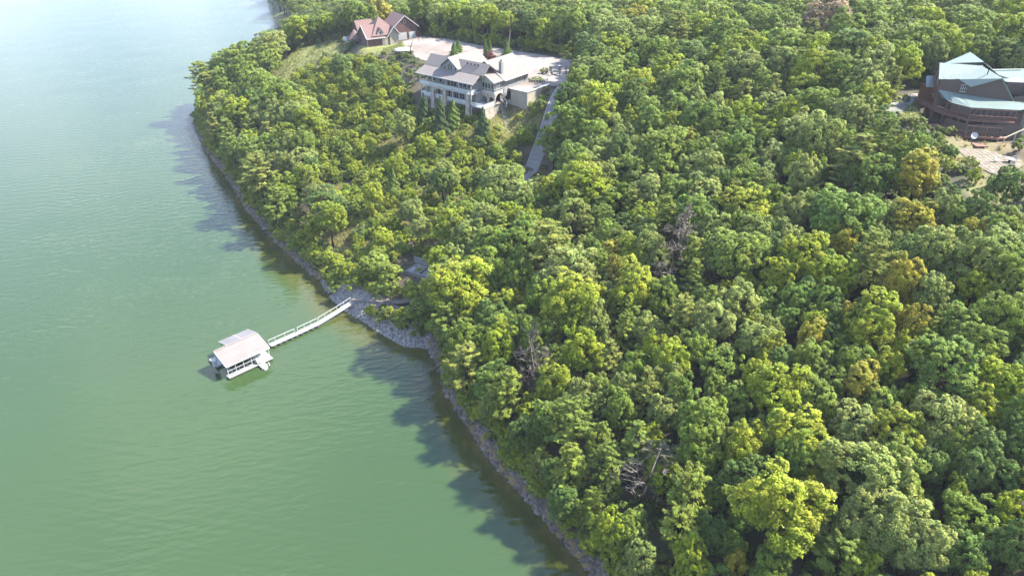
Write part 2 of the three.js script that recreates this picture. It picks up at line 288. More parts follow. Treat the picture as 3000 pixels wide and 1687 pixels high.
// a broadleaf crown: boughs carrying rounded sprays of leaves, gaps between; a trunk forking into limbs
function broadleaf(seed, { R, H, lobes, clumps, leaves, leaf, squash = 0.8, open = 0, low = -0.72, spread = 0.78, lobeR = 0.25 }) {
  const r = rng(seed), list = [], wood = new Geo(), hc = H - R * squash * 1.02, top = H * (H > 6 ? 0.42 : 0.2);
  const lean = V((r() - 0.5) * 0.1 * H, 0, (r() - 0.5) * 0.1 * H), fork = V(lean.x * 0.6, top, lean.z * 0.6);
  const tr = 0.03 * H * 0.5 + 0.05; wood.tube(V(0, -0.6, 0), fork, tr, tr * 0.7, 6);
  const lead = V(lean.x, hc + R * 0.25, lean.z); wood.tube(fork, lead, tr * 0.7, tr * 0.25, 5);
  for (let i = 0; i < lobes; i++) {
    const y = 1 - (i + 0.5) / lobes * (1 - low), a = i * 2.399963 + (r() - 0.5) * 0.9, q = Math.sqrt(Math.max(0, 1 - y * y));
    if (r() < open) continue;
    const dir = V(q * Math.cos(a), y, q * Math.sin(a)), reach = spread * (0.62 + 0.56 * r()) * (1 + 0.7 * pn(dir.x * 1.4 + seed, dir.y * 1.4, dir.z * 1.4));
    const lc = V(lean.x + dir.x * R * reach, hc + dir.y * R * squash * reach, lean.z + dir.z * R * reach), lr = R * lobeR * (0.75 + 0.5 * r());
    const from = fork.clone().lerp(lead, 0.15 + 0.75 * clamp(y)); if (i % 2 === 0) wood.tube(from, lc, tr * 0.3, tr * 0.08, 4);
    const ltone = 0.86 + 0.28 * r(), warm = (r() - 0.5) * 0.16;
    for (let j = 0; j < clumps; j++) {
      let cd = onSphere(r); if (cd.dot(dir) < -0.25) cd.addScaledVector(dir, 0.9).normalize(); if (cd.y < -0.2) cd.y *= 0.4; cd.normalize();
      const cc = lc.clone().addScaledVector(cd, lr * (0.62 + 0.4 * r())), cr = lr * 0.60, tone = ltone * (0.74 + 0.52 * r());
      for (let k = 0; k < leaves; k++) {
        const ld = onSphere(r); ld.addScaledVector(cd, 0.9).addScaledVector(V(0, 1, 0), 0.35).normalize();
        const c = cc.clone().addScaledVector(ld, cr * Math.cbrt(r()) * 1.05);
        const n = onSphere(r).multiplyScalar(0.72).addScaledVector(ld, 0.5).add(V(0, 0.32, 0)).normalize();
        const sn = n.clone().multiplyScalar(0.6).addScaledVector(ld, 0.5).addScaledVector(dir, 0.2).normalize();
        const t = tone * (0.66 + 0.68 * r());
        list.push({ c, n, sn, up: onSphere(r), len: leaf * (0.7 + 0.7 * r()), wid: leaf * (0.6 + 0.5 * r()), s: (r() - 0.5) * 0.5, t: [t * (1 + warm), t, t * (1 - warm * 0.6)] });
      }
    }
  }
  return { crown: leafGeo(list), trunk: wood.build(), H, R };
}
// a pine: tiers of spreading branches with upturned needle fans
function pine(seed, { R, H, tiers, per, tufts, from = 0.3, round = 0.6, needle = 0.54 }) {
  const r = rng(seed), list = [], wood = new Geo(), bend = V((r() - 0.5) * 1.2, 0, (r() - 0.5) * 1.2), at = (t) => V(bend.x * t * t, H * t, bend.z * t * t), tr = 0.012 * H + 0.04;
  wood.tube(V(0, -0.6, 0), at(0.5), tr, tr * 0.66, 6); wood.tube(at(0.5), at(0.98), tr * 0.66, tr * 0.15, 5);
  for (let i = 0; i < tiers; i++) {
    const t = from + (0.985 - from) * (i + 0.3 * r()) / tiers, k = (t - from) / (1 - from), L = R * Math.max(0.16, Math.pow(1 - k, round) * (0.55 + 0.45 * Math.min(1, k * 5))) , a0 = r() * 6.28;
    for (let b = 0; b < per; b++) {
      if (r() < 0.24) continue;
      const a = a0 + (b + 0.5 * r()) * 6.2832 / per, len = L * (0.45 + 0.8 * r()), rise = 0.12 + 0.45 * k + (r() - 0.5) * 0.25, d = V(Math.cos(a), rise, Math.sin(a)).normalize(), s = V(-Math.sin(a), 0, Math.cos(a));
      const o = at(t), tip = o.clone().addScaledVector(d, len); wood.tube(o, tip, tr * 0.22, 0.015, 3);
      const tone = 0.78 + 0.42 * r(), warm = (r() - 0.5) * 0.16;
      for (let q = 0; q < tufts; q++) {
        const u = 0.3 + 0.72 * Math.sqrt((q + r()) / tufts), w = (r() - 0.5) * 0.62 * len * (1.15 - u) * 1.4;
        const c = o.clone().addScaledVector(d, len * u).addScaledVector(s, w).add(V(0, 0.12 * r() - 0.05 * len * u * u, 0));
        for (let e = 0; e < 6; e++) {
          const f = d.clone().multiplyScalar(0.75).addScaledVector(s, w / len * 1.6 + (r() - 0.5) * 1.5).add(V(0, 0.25 + 0.7 * r() - 0.25, 0)).normalize();
          const n = onSphere(r).multiplyScalar(0.55).add(V(0, 0.75, 0)).addScaledVector(d, 0.25).normalize(), g = tone * (0.75 + 0.5 * r());
          list.push({ c: c.clone().addScaledVector(f, needle * 0.3), n, sn: n, up: f, len: needle * (0.8 + 0.5 * r()), wid: needle * 0.34, s: 0, t: [g * (1 + warm), g, g * (1 - warm)] });
        }
      }
    }
  }
  return { crown: leafGeo(list), trunk: wood.build(), H, R };
}
function cedar(seed, { R, H, n = 2600, slim = 0.9 }) {
  const r = rng(seed), list = [], wood = new Geo(); wood.tube(V(0, -0.4, 0), V(0, H * 0.9, 0), 0.14, 0.03, 5);
  for (let i = 0; i < n; i++) {
    const k = Math.pow(r(), 1.25), a = r() * 6.28, lob = 1 + 0.3 * Math.sin(a * 3 + k * 9 + seed) + 0.3 * Math.sin(a * 5 - k * 31), rad = R * Math.pow(1 - k, slim) * Math.min(1, 0.55 + k * 4) * lob * (0.72 + 0.3 * r()), d = V(Math.cos(a), 0, Math.sin(a));
    const n1 = d.clone().add(V(0, 0.45, 0)).addScaledVector(onSphere(r), 0.5).normalize(), g = 0.75 + 0.5 * r();
    list.push({ c: V(d.x * rad, 0.15 + k * H, d.z * rad), n: n1, sn: n1, up: V(d.x * 0.5, 1, d.z * 0.5), len: 0.55 * (0.7 + 0.6 * r()), wid: 0.26, s: 0, t: [g, g, g] });
  }
  return { crown: leafGeo(list), trunk: wood.build(), H, R };
}
function deadTree(seed, { R, H, twigs = 1 }) {
  const r = rng(seed), wood = new Geo(), fine = new Geo();
  const grow = (o, d, len, rad, lev) => {
    const mid = o.clone().addScaledVector(d, len * 0.5).add(onSphere(r).multiplyScalar(len * 0.06)), tip = mid.clone().addScaledVector(d.clone().addScaledVector(onSphere(r), 0.25).normalize(), len * 0.5), G = lev < 2 ? wood : fine;
    G.tube(o, mid, rad, rad * 0.8, lev < 2 ? 5 : 3); G.tube(mid, tip, rad * 0.8, rad * 0.45, lev < 2 ? 5 : 3);
    if (lev >= 4) return;
    const n = lev === 0 ? 14 : lev === 1 ? 6 : Math.round(3 * twigs);
    for (let i = 0; i < n; i++) { const u = lev === 0 ? 0.3 + 0.68 * (i / n) : 0.35 + 0.62 * r(), s = onSphere(r); s.y = lev === 0 ? 0.25 + 0.5 * r() : s.y * 0.8 + 0.15; s.addScaledVector(d, lev === 0 ? 0 : 0.9).normalize(); const b = u < 0.5 ? o.clone().lerp(mid, u * 2) : mid.clone().lerp(tip, u * 2 - 1); grow(b, s, lev === 0 ? R * (1.15 - 0.6 * u) * (0.7 + 0.5 * r()) : len * (0.42 + 0.25 * r()), Math.max(0.034, rad * (lev === 0 ? 0.36 : 0.5)), lev + 1); }
  };
  grow(V(0, -0.5, 0), V(0, 1, 0), H, 0.16, 0);
  return { crown: fine.build(), trunk: wood.build(), H, R, dead: true };
}
const leafMat = (c, tr = 0.34) => new THREE.MeshPhysicalMaterial({ color: C(...c), vertexColors: true, roughness: 0.95, transmission: tr, thickness: 0, ior: 1.4, specularIntensity: 0.5, side: THREE.DoubleSide });
const M = {
  bark: std({ color: C(0.16, 0.13, 0.10), map: T.bark }), paleBark: std({ color: C(0.36, 0.32, 0.27), map: T.bark }), greyWood: std({ color: C(0.72, 0.65, 0.60), roughness: 0.9 }),
  O: [leafMat([0.150, 0.212, 0.024]), leafMat([0.170, 0.225, 0.030]), leafMat([0.134, 0.204, 0.028])], Y: [leafMat([0.215, 0.268, 0.016]), leafMat([0.240, 0.278, 0.020])], S: [leafMat([0.196, 0.240, 0.052]), leafMat([0.218, 0.256, 0.062])],
  D: [leafMat([0.100, 0.160, 0.028]), leafMat([0.112, 0.172, 0.034])], G: [leafMat([0.275, 0.255, 0.026]), leafMat([0.238, 0.268, 0.026])], T: [leafMat([0.30, 0.225, 0.135])],
  P: [leafMat([0.185, 0.232, 0.030]), leafMat([0.160, 0.215, 0.032]), leafMat([0.205, 0.232, 0.040])], C: [leafMat([0.052, 0.092, 0.026]), leafMat([0.105, 0.165, 0.026])], any: leafMat([1, 1, 1]),
};
const KIND = {
  tree: [
    broadleaf(11, { R: 3.4, H: 12, lobes: 40, clumps: 8, leaves: 48, leaf: 0.262, squash: 1.15 }), broadleaf(12, { R: 3.2, H: 12.5, lobes: 36, clumps: 9, leaves: 48, leaf: 0.255, squash: 1.35 }), broadleaf(13, { R: 3.7, H: 11.5, lobes: 44, clumps: 8, leaves: 48, leaf: 0.276, squash: 1.0 }),
    broadleaf(14, { R: 3.3, H: 12, lobes: 36, clumps: 9, leaves: 48, leaf: 0.262, squash: 1.2, open: 0.14, lobeR: 0.28 }), broadleaf(15, { R: 3.5, H: 12, lobes: 50, clumps: 7, leaves: 47, leaf: 0.248, lobeR: 0.21, squash: 1.1 }), broadleaf(16, { R: 3.0, H: 13, lobes: 42, clumps: 8, leaves: 48, leaf: 0.255, squash: 1.5, open: 0.1 }),
    broadleaf(17, { R: 3.6, H: 12, lobes: 36, clumps: 10, leaves: 48, leaf: 0.276, squash: 1.1, lobeR: 0.29, open: 0.12 }), broadleaf(18, { R: 3.4, H: 12, lobes: 46, clumps: 8, leaves: 47, leaf: 0.241, lobeR: 0.23, squash: 1.25 }),
  ],
  young: [broadleaf(31, { R: 2, H: 4.6, lobes: 17, clumps: 8, leaves: 23, leaf: 0.272, squash: 1.0 }), broadleaf(32, { R: 2, H: 4.4, lobes: 15, clumps: 8, leaves: 23, leaf: 0.304, squash: 0.95, open: 0.1 }), broadleaf(33, { R: 1.9, H: 5, lobes: 19, clumps: 7, leaves: 23, leaf: 0.256, squash: 1.2 }), broadleaf(34, { R: 2.1, H: 4.2, lobes: 15, clumps: 9, leaves: 23, leaf: 0.320, squash: 0.85, lobeR: 0.3 })],
  pine: [pine(51, { R: 3.2, H: 13, tiers: 20, per: 5, tufts: 12 }), pine(52, { R: 3.4, H: 12, tiers: 18, per: 5, tufts: 12, from: 0.38, round: 0.45 }), pine(53, { R: 3.0, H: 13.5, tiers: 22, per: 5, tufts: 11, from: 0.25, round: 0.75 }), pine(54, { R: 3.5, H: 12, tiers: 16, per: 6, tufts: 12, from: 0.45, round: 0.4 })],
  cedar: [cedar(61, { R: 1.5, H: 6.5 }), cedar(62, { R: 1.3, H: 7, slim: 0.75 })],
  dead: [deadTree(71, { R: 2.6, H: 10, twigs: 1 }), deadTree(72, { R: 2.4, H: 11, twigs: 0.8 }), deadTree(73, { R: 2.2, H: 8, twigs: 1.2 })],
};
// where a point falls in the photograph's frame, for wording the labels: percent across and percent down
const CP = Math.cos(31 * Math.PI / 180), SP = Math.sin(31 * Math.PI / 180);
function seen(x, y, z) { const yy = y - 85, d = -SP * yy - CP * z; return [50 + 70 * x / d, 50 - 124.48 * (CP * yy - SP * z) / d, d]; }
const TENS = ['', '', 'twenty', 'thirty', 'forty', 'fifty', 'sixty', 'seventy', 'eighty', 'ninety'], UNITS = ['zero', 'one', 'two', 'three', 'four', 'five', 'six', 'seven', 'eight', 'nine', 'ten', 'eleven', 'twelve', 'thirteen', 'fourteen', 'fifteen', 'sixteen', 'seventeen', 'eighteen', 'nineteen'];
function inWords(v) { const n = Math.round(clamp(v, 0, 99)); return n < 20 ? UNITS[n] : TENS[Math.floor(n / 10)] + (n % 10 ? '-' + UNITS[n % 10] : ''); }
function whereabouts(x, z) {
  const d = shoreDist(x, z);
  if (d < 6) return 'on the lake bank';
  if (x < 10 && z < -140 && z > -212 && x < 6 + (z + 170) * -0.15) return 'on the slope below the pale house';
  if (x < -55) return 'on the point below the red-roofed house';
  if (z < -236) return x < -20 ? 'behind the red-roofed house' : 'behind the gravel lot';
  if (driveAt(x, z)[0] < 9) return 'beside the concrete driveway';
  if (Math.hypot(x - 98, z + 150) < 34) return 'near the green-roofed house';
  return z < -150 ? 'in the woods beyond the driveway' : 'in the woods below the green-roofed house';
}
const TONE = { O: 'mid-green', Y: 'yellow-green', S: 'pale sage-green', D: 'dark green', G: 'golden-tinged', T: 'tan', P: 'olive', Q: 'soft olive', W: 'pale', C: 'dark', y: 'bright yellow-green', o: 'leafy green', c: 'dark round' };
const placed = []; // [x, z, radius]
const proto = new Map();
function plant(kind, name, category, group, words, geo, matK, matT, x, z, sR, sH, turn) {
  const key = name + geo + (matK?.uuid ?? ''), shape = KIND[kind][geo]; let t;
  const y = ground(x, z), n = numbered(name);
  if (proto.has(key)) t = proto.get(key).clone();
  else { t = new THREE.Group(); mk('trunk', shape.trunk, matT, t); mk(shape.dead ? 'twigs' : 'crown', shape.crown, matK, t); proto.set(key, t); }
  t.name = n; scene.add(t); t.position.set(x, y, z); const wx = 0.88 + 0.26 * rt(); t.rotation.set((rt() - 0.5) * 0.1, turn, (rt() - 0.5) * 0.1); t.scale.set(sR * wx, sH, sR * (1.02 / wx));
  const [u, v] = seen(x, y + shape.H * sH * 0.62, z); let l, k = 0; const fine = ['', 'nearly ', 'about ', 'around ', 'roughly ', 'almost '];
  do l = `${words}, ${fine[k]}${inWords(u)}${k ? '' : ' percent'} across, ${inWords(v)} down`; while (labels.has(l) && ++k < 6);
  tag(t, l, category, group); placed.push([x, z, shape.R * sR]); return t;
}
const rt = rng(2024);
function addTree(k, x, z, R, big = 1.1) {
  if (Math.hypot(x + 23, z + 134) < 12 && 'SOYDP'.includes(k) && x < -18) k = k === 'Y' || k === 'P' ? 'y' : 'o';
  const pick = (a) => a[Math.floor(rt() * a.length)], turn = rt() * 6.283, H = (k === 'T' ? 4 : 0) + heightOf(k, R) * (0.88 + 0.26 * rt()), where = whereabouts(x, z);
  if (k === 'T') R = 6;
  const size = R > 4 ? 'broad' : R > 2.6 ? 'mid-sized' : 'slim';
  if (k === 'P' || k === 'Q') { const g = Math.floor(rt() * 4), s = KIND.pine[g]; return plant('pine', 'pine_tree', 'pine tree', 'pine trees among the broadleaf woods', `${TONE[k]} ${size} pine ${where}`, g, pick(M.P), M.bark, x, z, R * 1.12 / s.R, H / s.H, turn); }
  if (k === 'X') { const g = Math.floor(rt() * 3), s = KIND.dead[g]; return plant('dead', 'dead_tree', 'dead tree', 'bare dead trees', `bare grey dead tree ${where}`, g, M.greyWood, M.greyWood, x, z, R * 1.35 / s.R, (H + 4) / s.H, turn); }
  if (k === 'C') { const g = Math.floor(rt() * 2), s = KIND.cedar[g]; return plant('cedar', 'cedar_tree', 'cedar tree', 'cedars', `dark pointed cedar ${where}`, g, pick(M.C), M.bark, x, z, R / s.R, H / s.H, turn); }
  if (k === 'y' || k === 'o' || k === 'c') { const g = Math.floor(rt() * 4), s = KIND.young[g]; return plant('young', 'young_tree', 'young tree', 'young trees and bushes', `${k === 'y' ? 'yellow-green' : TONE[k]} young tree ${where}`, g, pick(k === 'y' ? M.Y : k === 'c' ? M.D : [M.O[1], M.O[0], M.Y[0]]), M.bark, x, z, R / s.R, H / s.H, turn); }
  const g = k === 'T' ? 7 : Math.floor(rt() * 8), s = KIND.tree[g];
  return plant('tree', 'broadleaf_tree', 'tree', 'broadleaf trees of the woods', `${TONE[k]} ${size} tree ${where}`, g, pick(M[k === 'W' ? 'S' : k]), k === 'S' || k === 'W' ? M.paleBark : M.bark, x, z, R * big / s.R, H * (big > 1.05 ? 1.05 : 0.86) / s.H, turn);
}
// trees one can pick out: kind, then x, z, crown radius of each
const HAND = [
  ['P', [20.5,-84.8,2.3, 17.4,-76.1,2.7, 22.5,-66.5,3.1, 21.4,-62.4,2.6, 26.9,-146.2,2.7, 25.4,-135.1,2.5, 7.9,-121.2,5.1, 33,-113.4,2.8, 31.9,-107.4,2.7, 32.1,-100,2.8, 20.2,-103,2.7, 27.5,-97.9,3.1, 18.7,-98.5,2.1, 58,-102.9,3.5, 57.1,-98.4,3, -11.8,-98.2,3.7, 16.2,-93.5,2.5, 8.4,-80.5,3.4, 8.5,-75,2.8, 4,-78.8,2, 13.5,-74.7,2.3, 11.1,-68.7,1.8, 13.7,-71.4,1.9, -11.8,-111.4,3.3, -14,-125.7,2.8, 51.3,-180.1,3.3, 56.3,-173.7,3.5, 60.8,-168.1,3.4, 46.9,-138.5,2.5, -112.3,-261.3,6.2, -98.4,-232.6,3.9, -97.8,-225.1,3.5, -84.6,-207.8,4.1, -79.8,-210.6,3.7, -71.6,-189.8,4.2, -70.8,-200.8,3.6, -66.7,-177.1,5, -59.4,-164.9,3.3, -51.3,-169.8,3, -53.7,-162.4,2.2]],
  ['O', [25.2,-83.4,1.8, 42.7,-76.3,2.8, 26.6,-76.4,2.8, 26.2,-72.3,2.8, 37.1,-68.6,2.2, 31,-56.2,2, 15.3,-63.8,1.9, 32.8,-80.3,2, 32.9,-136,2.9, 20.6,-140.2,2.8, 34.7,-124.5,3, 38.1,-110.5,4.3, 51.9,-128.6,2.4, 1.4,-127.5,3.4, 0.9,-119,3, 57.9,-115.5,5.3, 68.4,-124.4,3.5, 51.4,-106.4,2.6, 73.8,-92.3,3.1, 64.8,-84.1,2.7, 68.8,-82.9,2.9, 78.8,-104.2,2.7, 46.2,-99.1,2.8, 49.4,-96,2.3, -7.6,-102.5,1.9, 4.9,-84.1,2, 15.6,-83.4,2.1, 16.3,-65.6,1.9, -7.8,-124.4,3.3, -3.9,-129.1,4, -3.8,-121.6,3.2, 3.6,-102.1,2.7, 58,-76.8,3.7, 55.3,-66.1,1.4, 46.9,-63.6,3.4, 64.6,-80.6,2.8, 63.5,-68.3,2.1, 17.6,-191.9,3.3, 27.2,-199.5,3.7, 33.2,-202,3.3, 41.1,-205.6,4.3, 15.8,-178.3,3.5, 14.1,-172.5,4.6, 34.4,-177.5,3.9, 33.1,-168.7,3.5, 43.4,-165.2,3.9, 32.9,-152.9,4.2, 10.7,-173.4,3.1, 14.6,-162,3.7, 32.7,-146,3, 74.6,-155.9,2.4, 51.4,-154.3,3, 66.8,-128.9,2.8, 49.1,-145.3,3.1, 45.9,-148.4,3.3, 47.2,-158.3,3.1, -100.9,-272.4,7.4, -87.4,-260.4,5.3, -142.7,-385.7,7.1, -78.7,-227.5,6.3, -26.1,-130.1,2.4, -30.5,-137.3,3, -50.1,-220.7,3.5]],
  ['Y', [37.4,-78.9,3.6, 37.9,-71.2,3.5, 31.3,-71.3,2.4, 32,-59.8,4.2, 22.5,-58.8,1.9, 15.3,-144.1,4.6, 9.2,-146.7,3.2, 44.4,-124.7,3.9, 22.3,-119.1,2.5, 44.4,-104.3,2.6, 20.9,-106.9,3.8, 9.9,-105.9,4.9, 11,-103.3,3.4, 53.7,-110.7,2.4, 48.3,-106.2,3.4, 51.6,-100.5,3.1, 68.9,-91.6,2.2, 54.1,-89.3,3, -2.6,-101.4,2.9, 6.4,-90.5,2.5, 11.6,-95,2.5, 13.3,-64.1,2.3, -9.7,-116.4,5.5, 52.6,-86.2,2.5, 63.9,-73.8,3.2, 57.8,-57.3,2, 53.3,-61,1.2, 40.6,-54.6,1.6, 21.4,-178,5, 33.7,-189.4,3.3, 71.8,-172.4,3.8, 78.2,-154.2,3, 89.7,-166.8,3, 56.5,-154.7,2.7, 57.4,-133.8,2.6, 66.9,-203.6,4.1, 113.1,-205.7,4.3, -29.7,-172.4,3, -33.5,-161.2,3.3]],
  ['G', [48.4,-78.1,2.5, 27.6,-58,1.2, 73.2,-120.3,3.8, 69.3,-110.9,3.3, 56.5,-108.5,2.1, 75,-104.9,1.9, 60.2,-94.7,2.4, 52.1,-91.1,1.7, 58.6,-86.7,1.9, 45.4,-89.3,2, 48.9,-68.4,2.6]],
  ['S', [45.3,-71.5,2.7, 43.2,-63.3,4, 42.9,-57.7,3.2, 16.6,-60.1,2.1, 2.4,-150.5,4.3, 20.3,-147.7,2.7, 28.4,-139,3.4, 38.1,-132,3.7, 12.3,-135.8,3.2, 25.8,-116.9,2.7, 44.2,-114.7,2.5, 10.9,-114.8,4.4, 37.1,-99,3.2, 31.8,-95.3,2.8, 40.9,-93.7,1.6, 13.8,-101.6,2.3, 56.8,-131.6,2.7, 65.8,-114.6,3.1, 66.8,-100,3.1, 71.7,-96.1,3.9, 62.5,-92.4,2.6, 52.2,-121.1,2.5, 50.2,-113.8,2.4, -5.7,-89.9,1.6, -16.2,-163.3,3.8, 54.5,-68.8,2.9, 43,-57.2,3, 46.5,-55.1,2.8, 21.3,-197.9,3.7, 46.9,-188.7,3.8, 25.1,-173.8,3.1, 21.5,-163.9,2.9, 69,-184.2,3.8, 68.9,-162.5,2.7, 83.1,-166.2,3.5, 78.4,-175.6,3.5, 61.9,-147.6,4.4, 70.9,-145.8,3.4, 62.4,-140.1,3.8, 54.1,-142.6,3.4, -3,-157.3,5.6, -23.1,-153.8,3.5, -21,-146.2,2.6, -92.5,-233.1,4.3, -87.4,-269.7,4.7, -61.5,-204.6,4.8, -70.3,-209.8,4.5, -55.7,-180.5,4.3, -26.5,-134.3,2.6, -29.9,-139.9,2.7]],
  ['X', [16.9,-68.6,2.9, 30.5,-116.9,2.5, 35.6,-108.8,2.2, 27.4,-109.2,2.3, 3.4,-94.1,2.3]],
  ['Q', [38.1,-55,2.8, 37.6,-140.6,2.5, 29.9,-125.3,2.8, -1.1,-89.6,2.9, 82.7,-156.4,2.8, 65.3,-129.6,5.3, 70.7,-131.7,3.8]],
  ['D', [29.2,-67.7,2.2, 34,-66.4,1.9, 25.3,-62.4,1.7, 78.5,-110.7,2.3, 86.3,-115.1,2.7, 0.4,-82.3,2, 7.5,-72.1,2, 3.5,-75.9,1.5, -1.3,-104.4,2.4, 58.6,-61.8,1.8, 55.1,-62.3,1.7, 50.8,-53.5,2.3, 55.7,-53.1,2.1, 57.8,-65.4,2.4, 49.1,-202.5,4.2, 30.2,-181.5,3.5, 25.2,-158.1,2.9, 13.6,-186,3, 76.1,-143.2,2.8, -16.8,-162.2,3.6, -55.7,-236.9,4.2, -42.2,-218.4,3.5]],
  ['T', [89.8,-212,4.5]],
  ['W', [-28.7,-188.5,4]],
  ['y', [-28,-153.2,2.6, -32.5,-153,1.6, -36.3,-150.9,1.6, -50.6,-156.8,2.8, -42.4,-147.2,2.4, -47.2,-151.1,2.4, -34.9,-136,1.9, -21.4,-129.5,2, -30.3,-128.5,1.2, -25.8,-125.5,1.3, -23.4,-125.2,1.1, -29.4,-132.6,1.6, -40,-144.2,1.7, -33.3,-138,1.7]],
  ['c', [-36.1,-153.2,2.3]],
  ['o', [-21.2,-123.1,2.1, -19,-123.4,2.2, -22.7,-122.2,1.4, -37.7,-140.8,1.8]],
  ['C', [-16.4,-194.5,2.3, -8,-188.5,2.4, -24.8,-198.1,2.5, -19.5,-192,2.6, -57.7,-177.8,2, -30.2,-169.7,1.9]],
];
for (const [k, list] of HAND) for (let i = 0; i < list.length; i += 3) {
  let [x, z, R] = list.slice(i, i + 3); for (let e = 0; e < 12 && driveAt(x, z)[0] < R * 0.95 + 1.9; e++) x += x > 0 ? 0.5 : -0.5;
  if (shoreDist(x, z) < (k === 'P' || k === 'Q' ? 1.2 : 0.8)) { let e = 0, X = x, Z = z; while (shoreDist(X, Z) < 1.6 && e++ < 14) { X += 0.75; Z -= 0.35; } if (shoreDist(X, Z) > 0.8) addTree(k, X, Z, R); } else addTree(k, x, z, R * (x < 2 && x > -58 && z < -142 ? 0.82 : 1), x < 4 && z < -142 ? 1.0 : 1.1);
}
for (const [k, x, z, R] of [['o', 87.5, -149, 1.7], ['c', 85.5, -144.5, 1.9], ['o', 89.5, -144, 1.3], ['c', 88.5, -138.5, 1.6], ['o', 91, -134.5, 1.2], ['y', 86, -134, 1.6], ['y', 89.5, -130, 1.5], ['o', 93, -127.5, 1.4], ['c', 84, -139, 2.0]]) addTree(k, x, z, R);
// the rest of the woods, grown into the gaps; what stands largest in view first
const HOUSE2_VIEW = [[-33, -214], [-29, -206], [-24, -197], [-13, -186], [-3, -184], [5, -187], [9, -196], [12, -205], [20, -214], [22, -236], [0, -250], [-12, -258], [-26, -270], [-40, -285], [-62, -272], [-66, -284], [-88, -275], [-96, -262], [-86, -246], [-74, -240], [-62, -240], [-50, -234], [-40, -228]];
const HOUSE3_VIEW = [[85, -168], [80, -153], [76, -141], [78, -126], [80, -112], [85, -106], [92, -114], [100, -123], [125, -131], [128, -170], [112, -176], [96, -176], [88, -172]];
const SLOPE = [[-30, -131], [-16, -141], [-6, -152], [1, -163], [3, -172], [5, -179], [7, -186], [-3, -186], [-14, -187], [-25, -198], [-33, -214], [-37, -233], [-50, -249], [-64, -253], [-72, -262], [-86, -258], [-84, -246], [-74, -230], [-66, -215], [-58, -200], [-54, -186], [-50, -172], [-44, -158], [-38, -146]];
const onPath = (x, z) => (x > -26 && x < -14 && z > -144 && z < -132) || polyDist([[-35, -134.5], [-29, -131.3], [-24, -129.3], [-20, -129.7], [-12, -130.5], [-20, -129.6], [-24, -129.2], [-29, -131.2]], x, z) < 2;
const DRIVE_VIEW = [[0, -171], [2, -158], [9, -156], [12, -168], [13.5, -182], [9, -184]];
const inView = (x, y, z, m) => { const [u, v, d] = seen(x, y, z); return d > 5 && u > -m && u < 100 + m && v > -m && v < 100 + m; };
const free = (x, z, R, gap) => { for (const [px, pz, pr] of placed) if (Math.hypot(px - x, pz - z) < gap * (pr + R)) return false; return true; };
const mixOf = (r) => r < 0.46 ? 'O' : r < 0.68 ? 'S' : r < 0.85 ? 'Y' : r < 0.92 ? 'D' : r < 0.985 ? 'P' : 'G';
